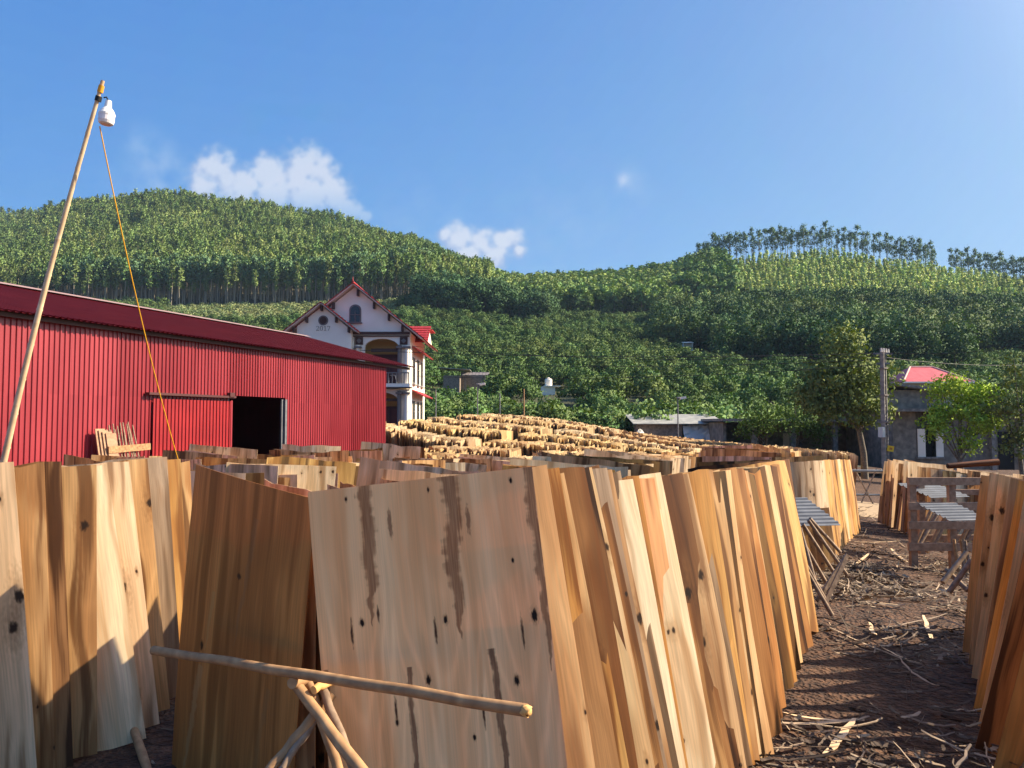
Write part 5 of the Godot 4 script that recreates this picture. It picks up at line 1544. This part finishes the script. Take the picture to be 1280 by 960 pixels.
func build_debris() -> void:
	var r := RandomNumberGenerator.new(); r.seed = 63
	# long offcut strips and sticks that stand out
	var pale := mat(Color(0.88, 0.76, 0.60), 0.8, null); var grey := mat(Color(0.66, 0.57, 0.47), 0.85)
	var list := [[1040, 748, 1140, 762, 0.035, 0.5, 1, "long pale curved strip"], [1088, 792, 1182, 774, 0.03, 0.1, 0, "grey straight strip"], [1086, 795, 1170, 789, 0.025, 0.1, 1, "pale thin strip"], [1035, 790, 1156, 838, 0.03, 0.15, 0, "long grey stick-like strip"], [1100, 815, 1158, 838, 0.02, 0.1, 1, "short pale strip"],
		[962, 915, 1085, 905, 0.05, 0.2, 0, "broad grey strip"], [980, 900, 1080, 908, 0.04, 0.3, 1, "pale ragged strip"], [1040, 955, 1058, 905, 0.05, 0.5, 1, "curled pale strip"], [1062, 678, 1122, 682, 0.06, 0.5, 1, "wide pale strip"], [1064, 708, 1086, 697, 0.05, 0.0, 1, "yellowish short strip"], [1112, 690, 1136, 705, 0.05, 0.1, 1, "slanting pale strip"], [1085, 785, 1096, 800, 0.04, 0.2, 1, "small twisted strip"], [1150, 775, 1170, 805, 0.04, 0.3, 1, "upturned pale chip"], [960, 945, 1010, 935, 0.03, 0.1, 0, "dull stick"], [1120, 905, 1150, 900, 0.04, 0.2, 0, "grey flake"]]
	for i in list.size():
		var q: Array = list[i]
		var a := on_ground(q[0], q[1]); var z := on_ground(q[2], q[3])
		var o := obj("offcut_strip", strip_mesh(a.distance_to(z), q[4] * 0.75, q[5], 0.03, 300 + i), pale if q[6] else grey, null, (a + z) / 2 + Vector3(0, 0.01 + 0.004 * (i % 3), 0))
		o.rotation.y = -atan2(z.z - a.z, z.x - a.x)
		tag(o, "%s lying on the dark ground of the lane, %s from the far end" % [q[7], ["near", "midway", "farther", "close"][i % 4]] if false else "%s of veneer lying on the lane" % q[7], "offcut")
	# litter of bark, chips and fibres
	var shapes := [strip_mesh(0.22, 0.009, 0.5, 0.03, 1), strip_mesh(0.10, 0.018, 0.9, 0.02, 2), strip_mesh(0.34, 0.006, 0.9, 0.05, 3), strip_mesh(0.05, 0.022, 0.3, 0.01, 4)]
	var whole := Node3D.new()
	whole.name = "ground_litter"
	add_child(whole)
	tag(whole, "bark, chips and fibres strewn over the ground", "litter", "", "stuff")
	var m := StandardMaterial3D.new()
	m.vertex_color_use_as_albedo = true
	m.roughness = 0.85
	var clump := noise(0.5, 91, 3)
	for k in 4:
		var at := []; var cols := []
		for i in 2100:
			var d := pow(r.randf(), 1.6) * 16.0 + 1.8
			var x := ROW.x / ROW.y * d + 0.35 + r.randfn() * 0.9
			if i % 4 == 1:
				d = r.randf_range(6.2, 9.5)
				x = ROW.x / ROW.y * d + 0.9 + r.randfn() * 0.6
			if i % 5 == 0: x = r.randf_range(-0.7, 0.7) * d
			if clump.get_noise_2d(x, d) + r.randf_range(-0.4, 0.4) < -0.1: continue
			var s := r.randf_range(0.5, 1.4)
			at.append(Transform3D(Basis(Vector3.UP, r.randf() * TAU) * Basis(Vector3.RIGHT, r.randf_range(-0.5, 0.5)) * Basis(Vector3.BACK, r.randfn() * 0.16) * Basis.from_scale(Vector3(s, s, s)), Vector3(x, G(x, d) + 0.012 + r.randf() * 0.03, -d)))
			var t := pow(r.randf(), 2.2 if d > 6.2 and d < 9.5 else 4.0)
			cols.append(Color(0.085, 0.055, 0.035).lerp(Color(0.50, 0.37, 0.24), t))
		many("chips", shapes[k], at, cols, m, "", "", whole)

func _ready() -> void:
	var t0 := Time.get_ticks_msec()
	rng.seed = 20
	# --- camera, sky, sun, exposure
	var cam := Camera3D.new()
	cam.name = "camera"
	cam.fov = 53.05
	cam.near = 0.1
	cam.far = 3000.0
	cam.position = Vector3(0, EYE, 0)
	cam.rotation.x = PITCH
	add_child(cam)
	cam.current = true
	var env := Environment.new()
	env.background_mode = Environment.BG_SKY
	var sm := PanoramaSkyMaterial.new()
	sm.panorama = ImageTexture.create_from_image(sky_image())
	env.sky = Sky.new()
	env.sky.sky_material = sm
	env.tonemap_mode = Environment.TONE_MAPPER_LINEAR
	env.tonemap_exposure = 2.35
	env.background_energy_multiplier = 1.50
	env.sdfgi_enabled = true
	env.ssao_enabled = true
	env.ssil_enabled = true
	env.fog_enabled = true
	env.fog_density = 0.00015
	env.fog_light_color = Color(0.72, 0.82, 0.95)
	var we := WorldEnvironment.new()
	we.name = "world"
	we.environment = env
	add_child(we)
	var sun := DirectionalLight3D.new()
	sun.name = "sun"
	sun.light_energy = 1.45
	sun.light_color = Color(1.0, 0.925, 0.81)
	sun.light_angular_distance = 0.5
	sun.shadow_enabled = true
	add_child(sun)
	sun.look_at_from_position(Vector3.ZERO, -Vector3(0.80, 0.56, -0.12), Vector3.UP)
	print("sky ", Time.get_ticks_msec() - t0)
	build_ground()
	build_forest()
	print("forest ", Time.get_ticks_msec() - t0)
	make_wood()
	print("wood ", Time.get_ticks_msec() - t0)
	build_shed()
	build_house()
	build_right_side()
	build_huts()
	build_stacks()
	print("stacks ", Time.get_ticks_msec() - t0, " sheets ", sheets_made)
	build_field()
	build_small()
	build_debris()
	print("done ", Time.get_ticks_msec() - t0)
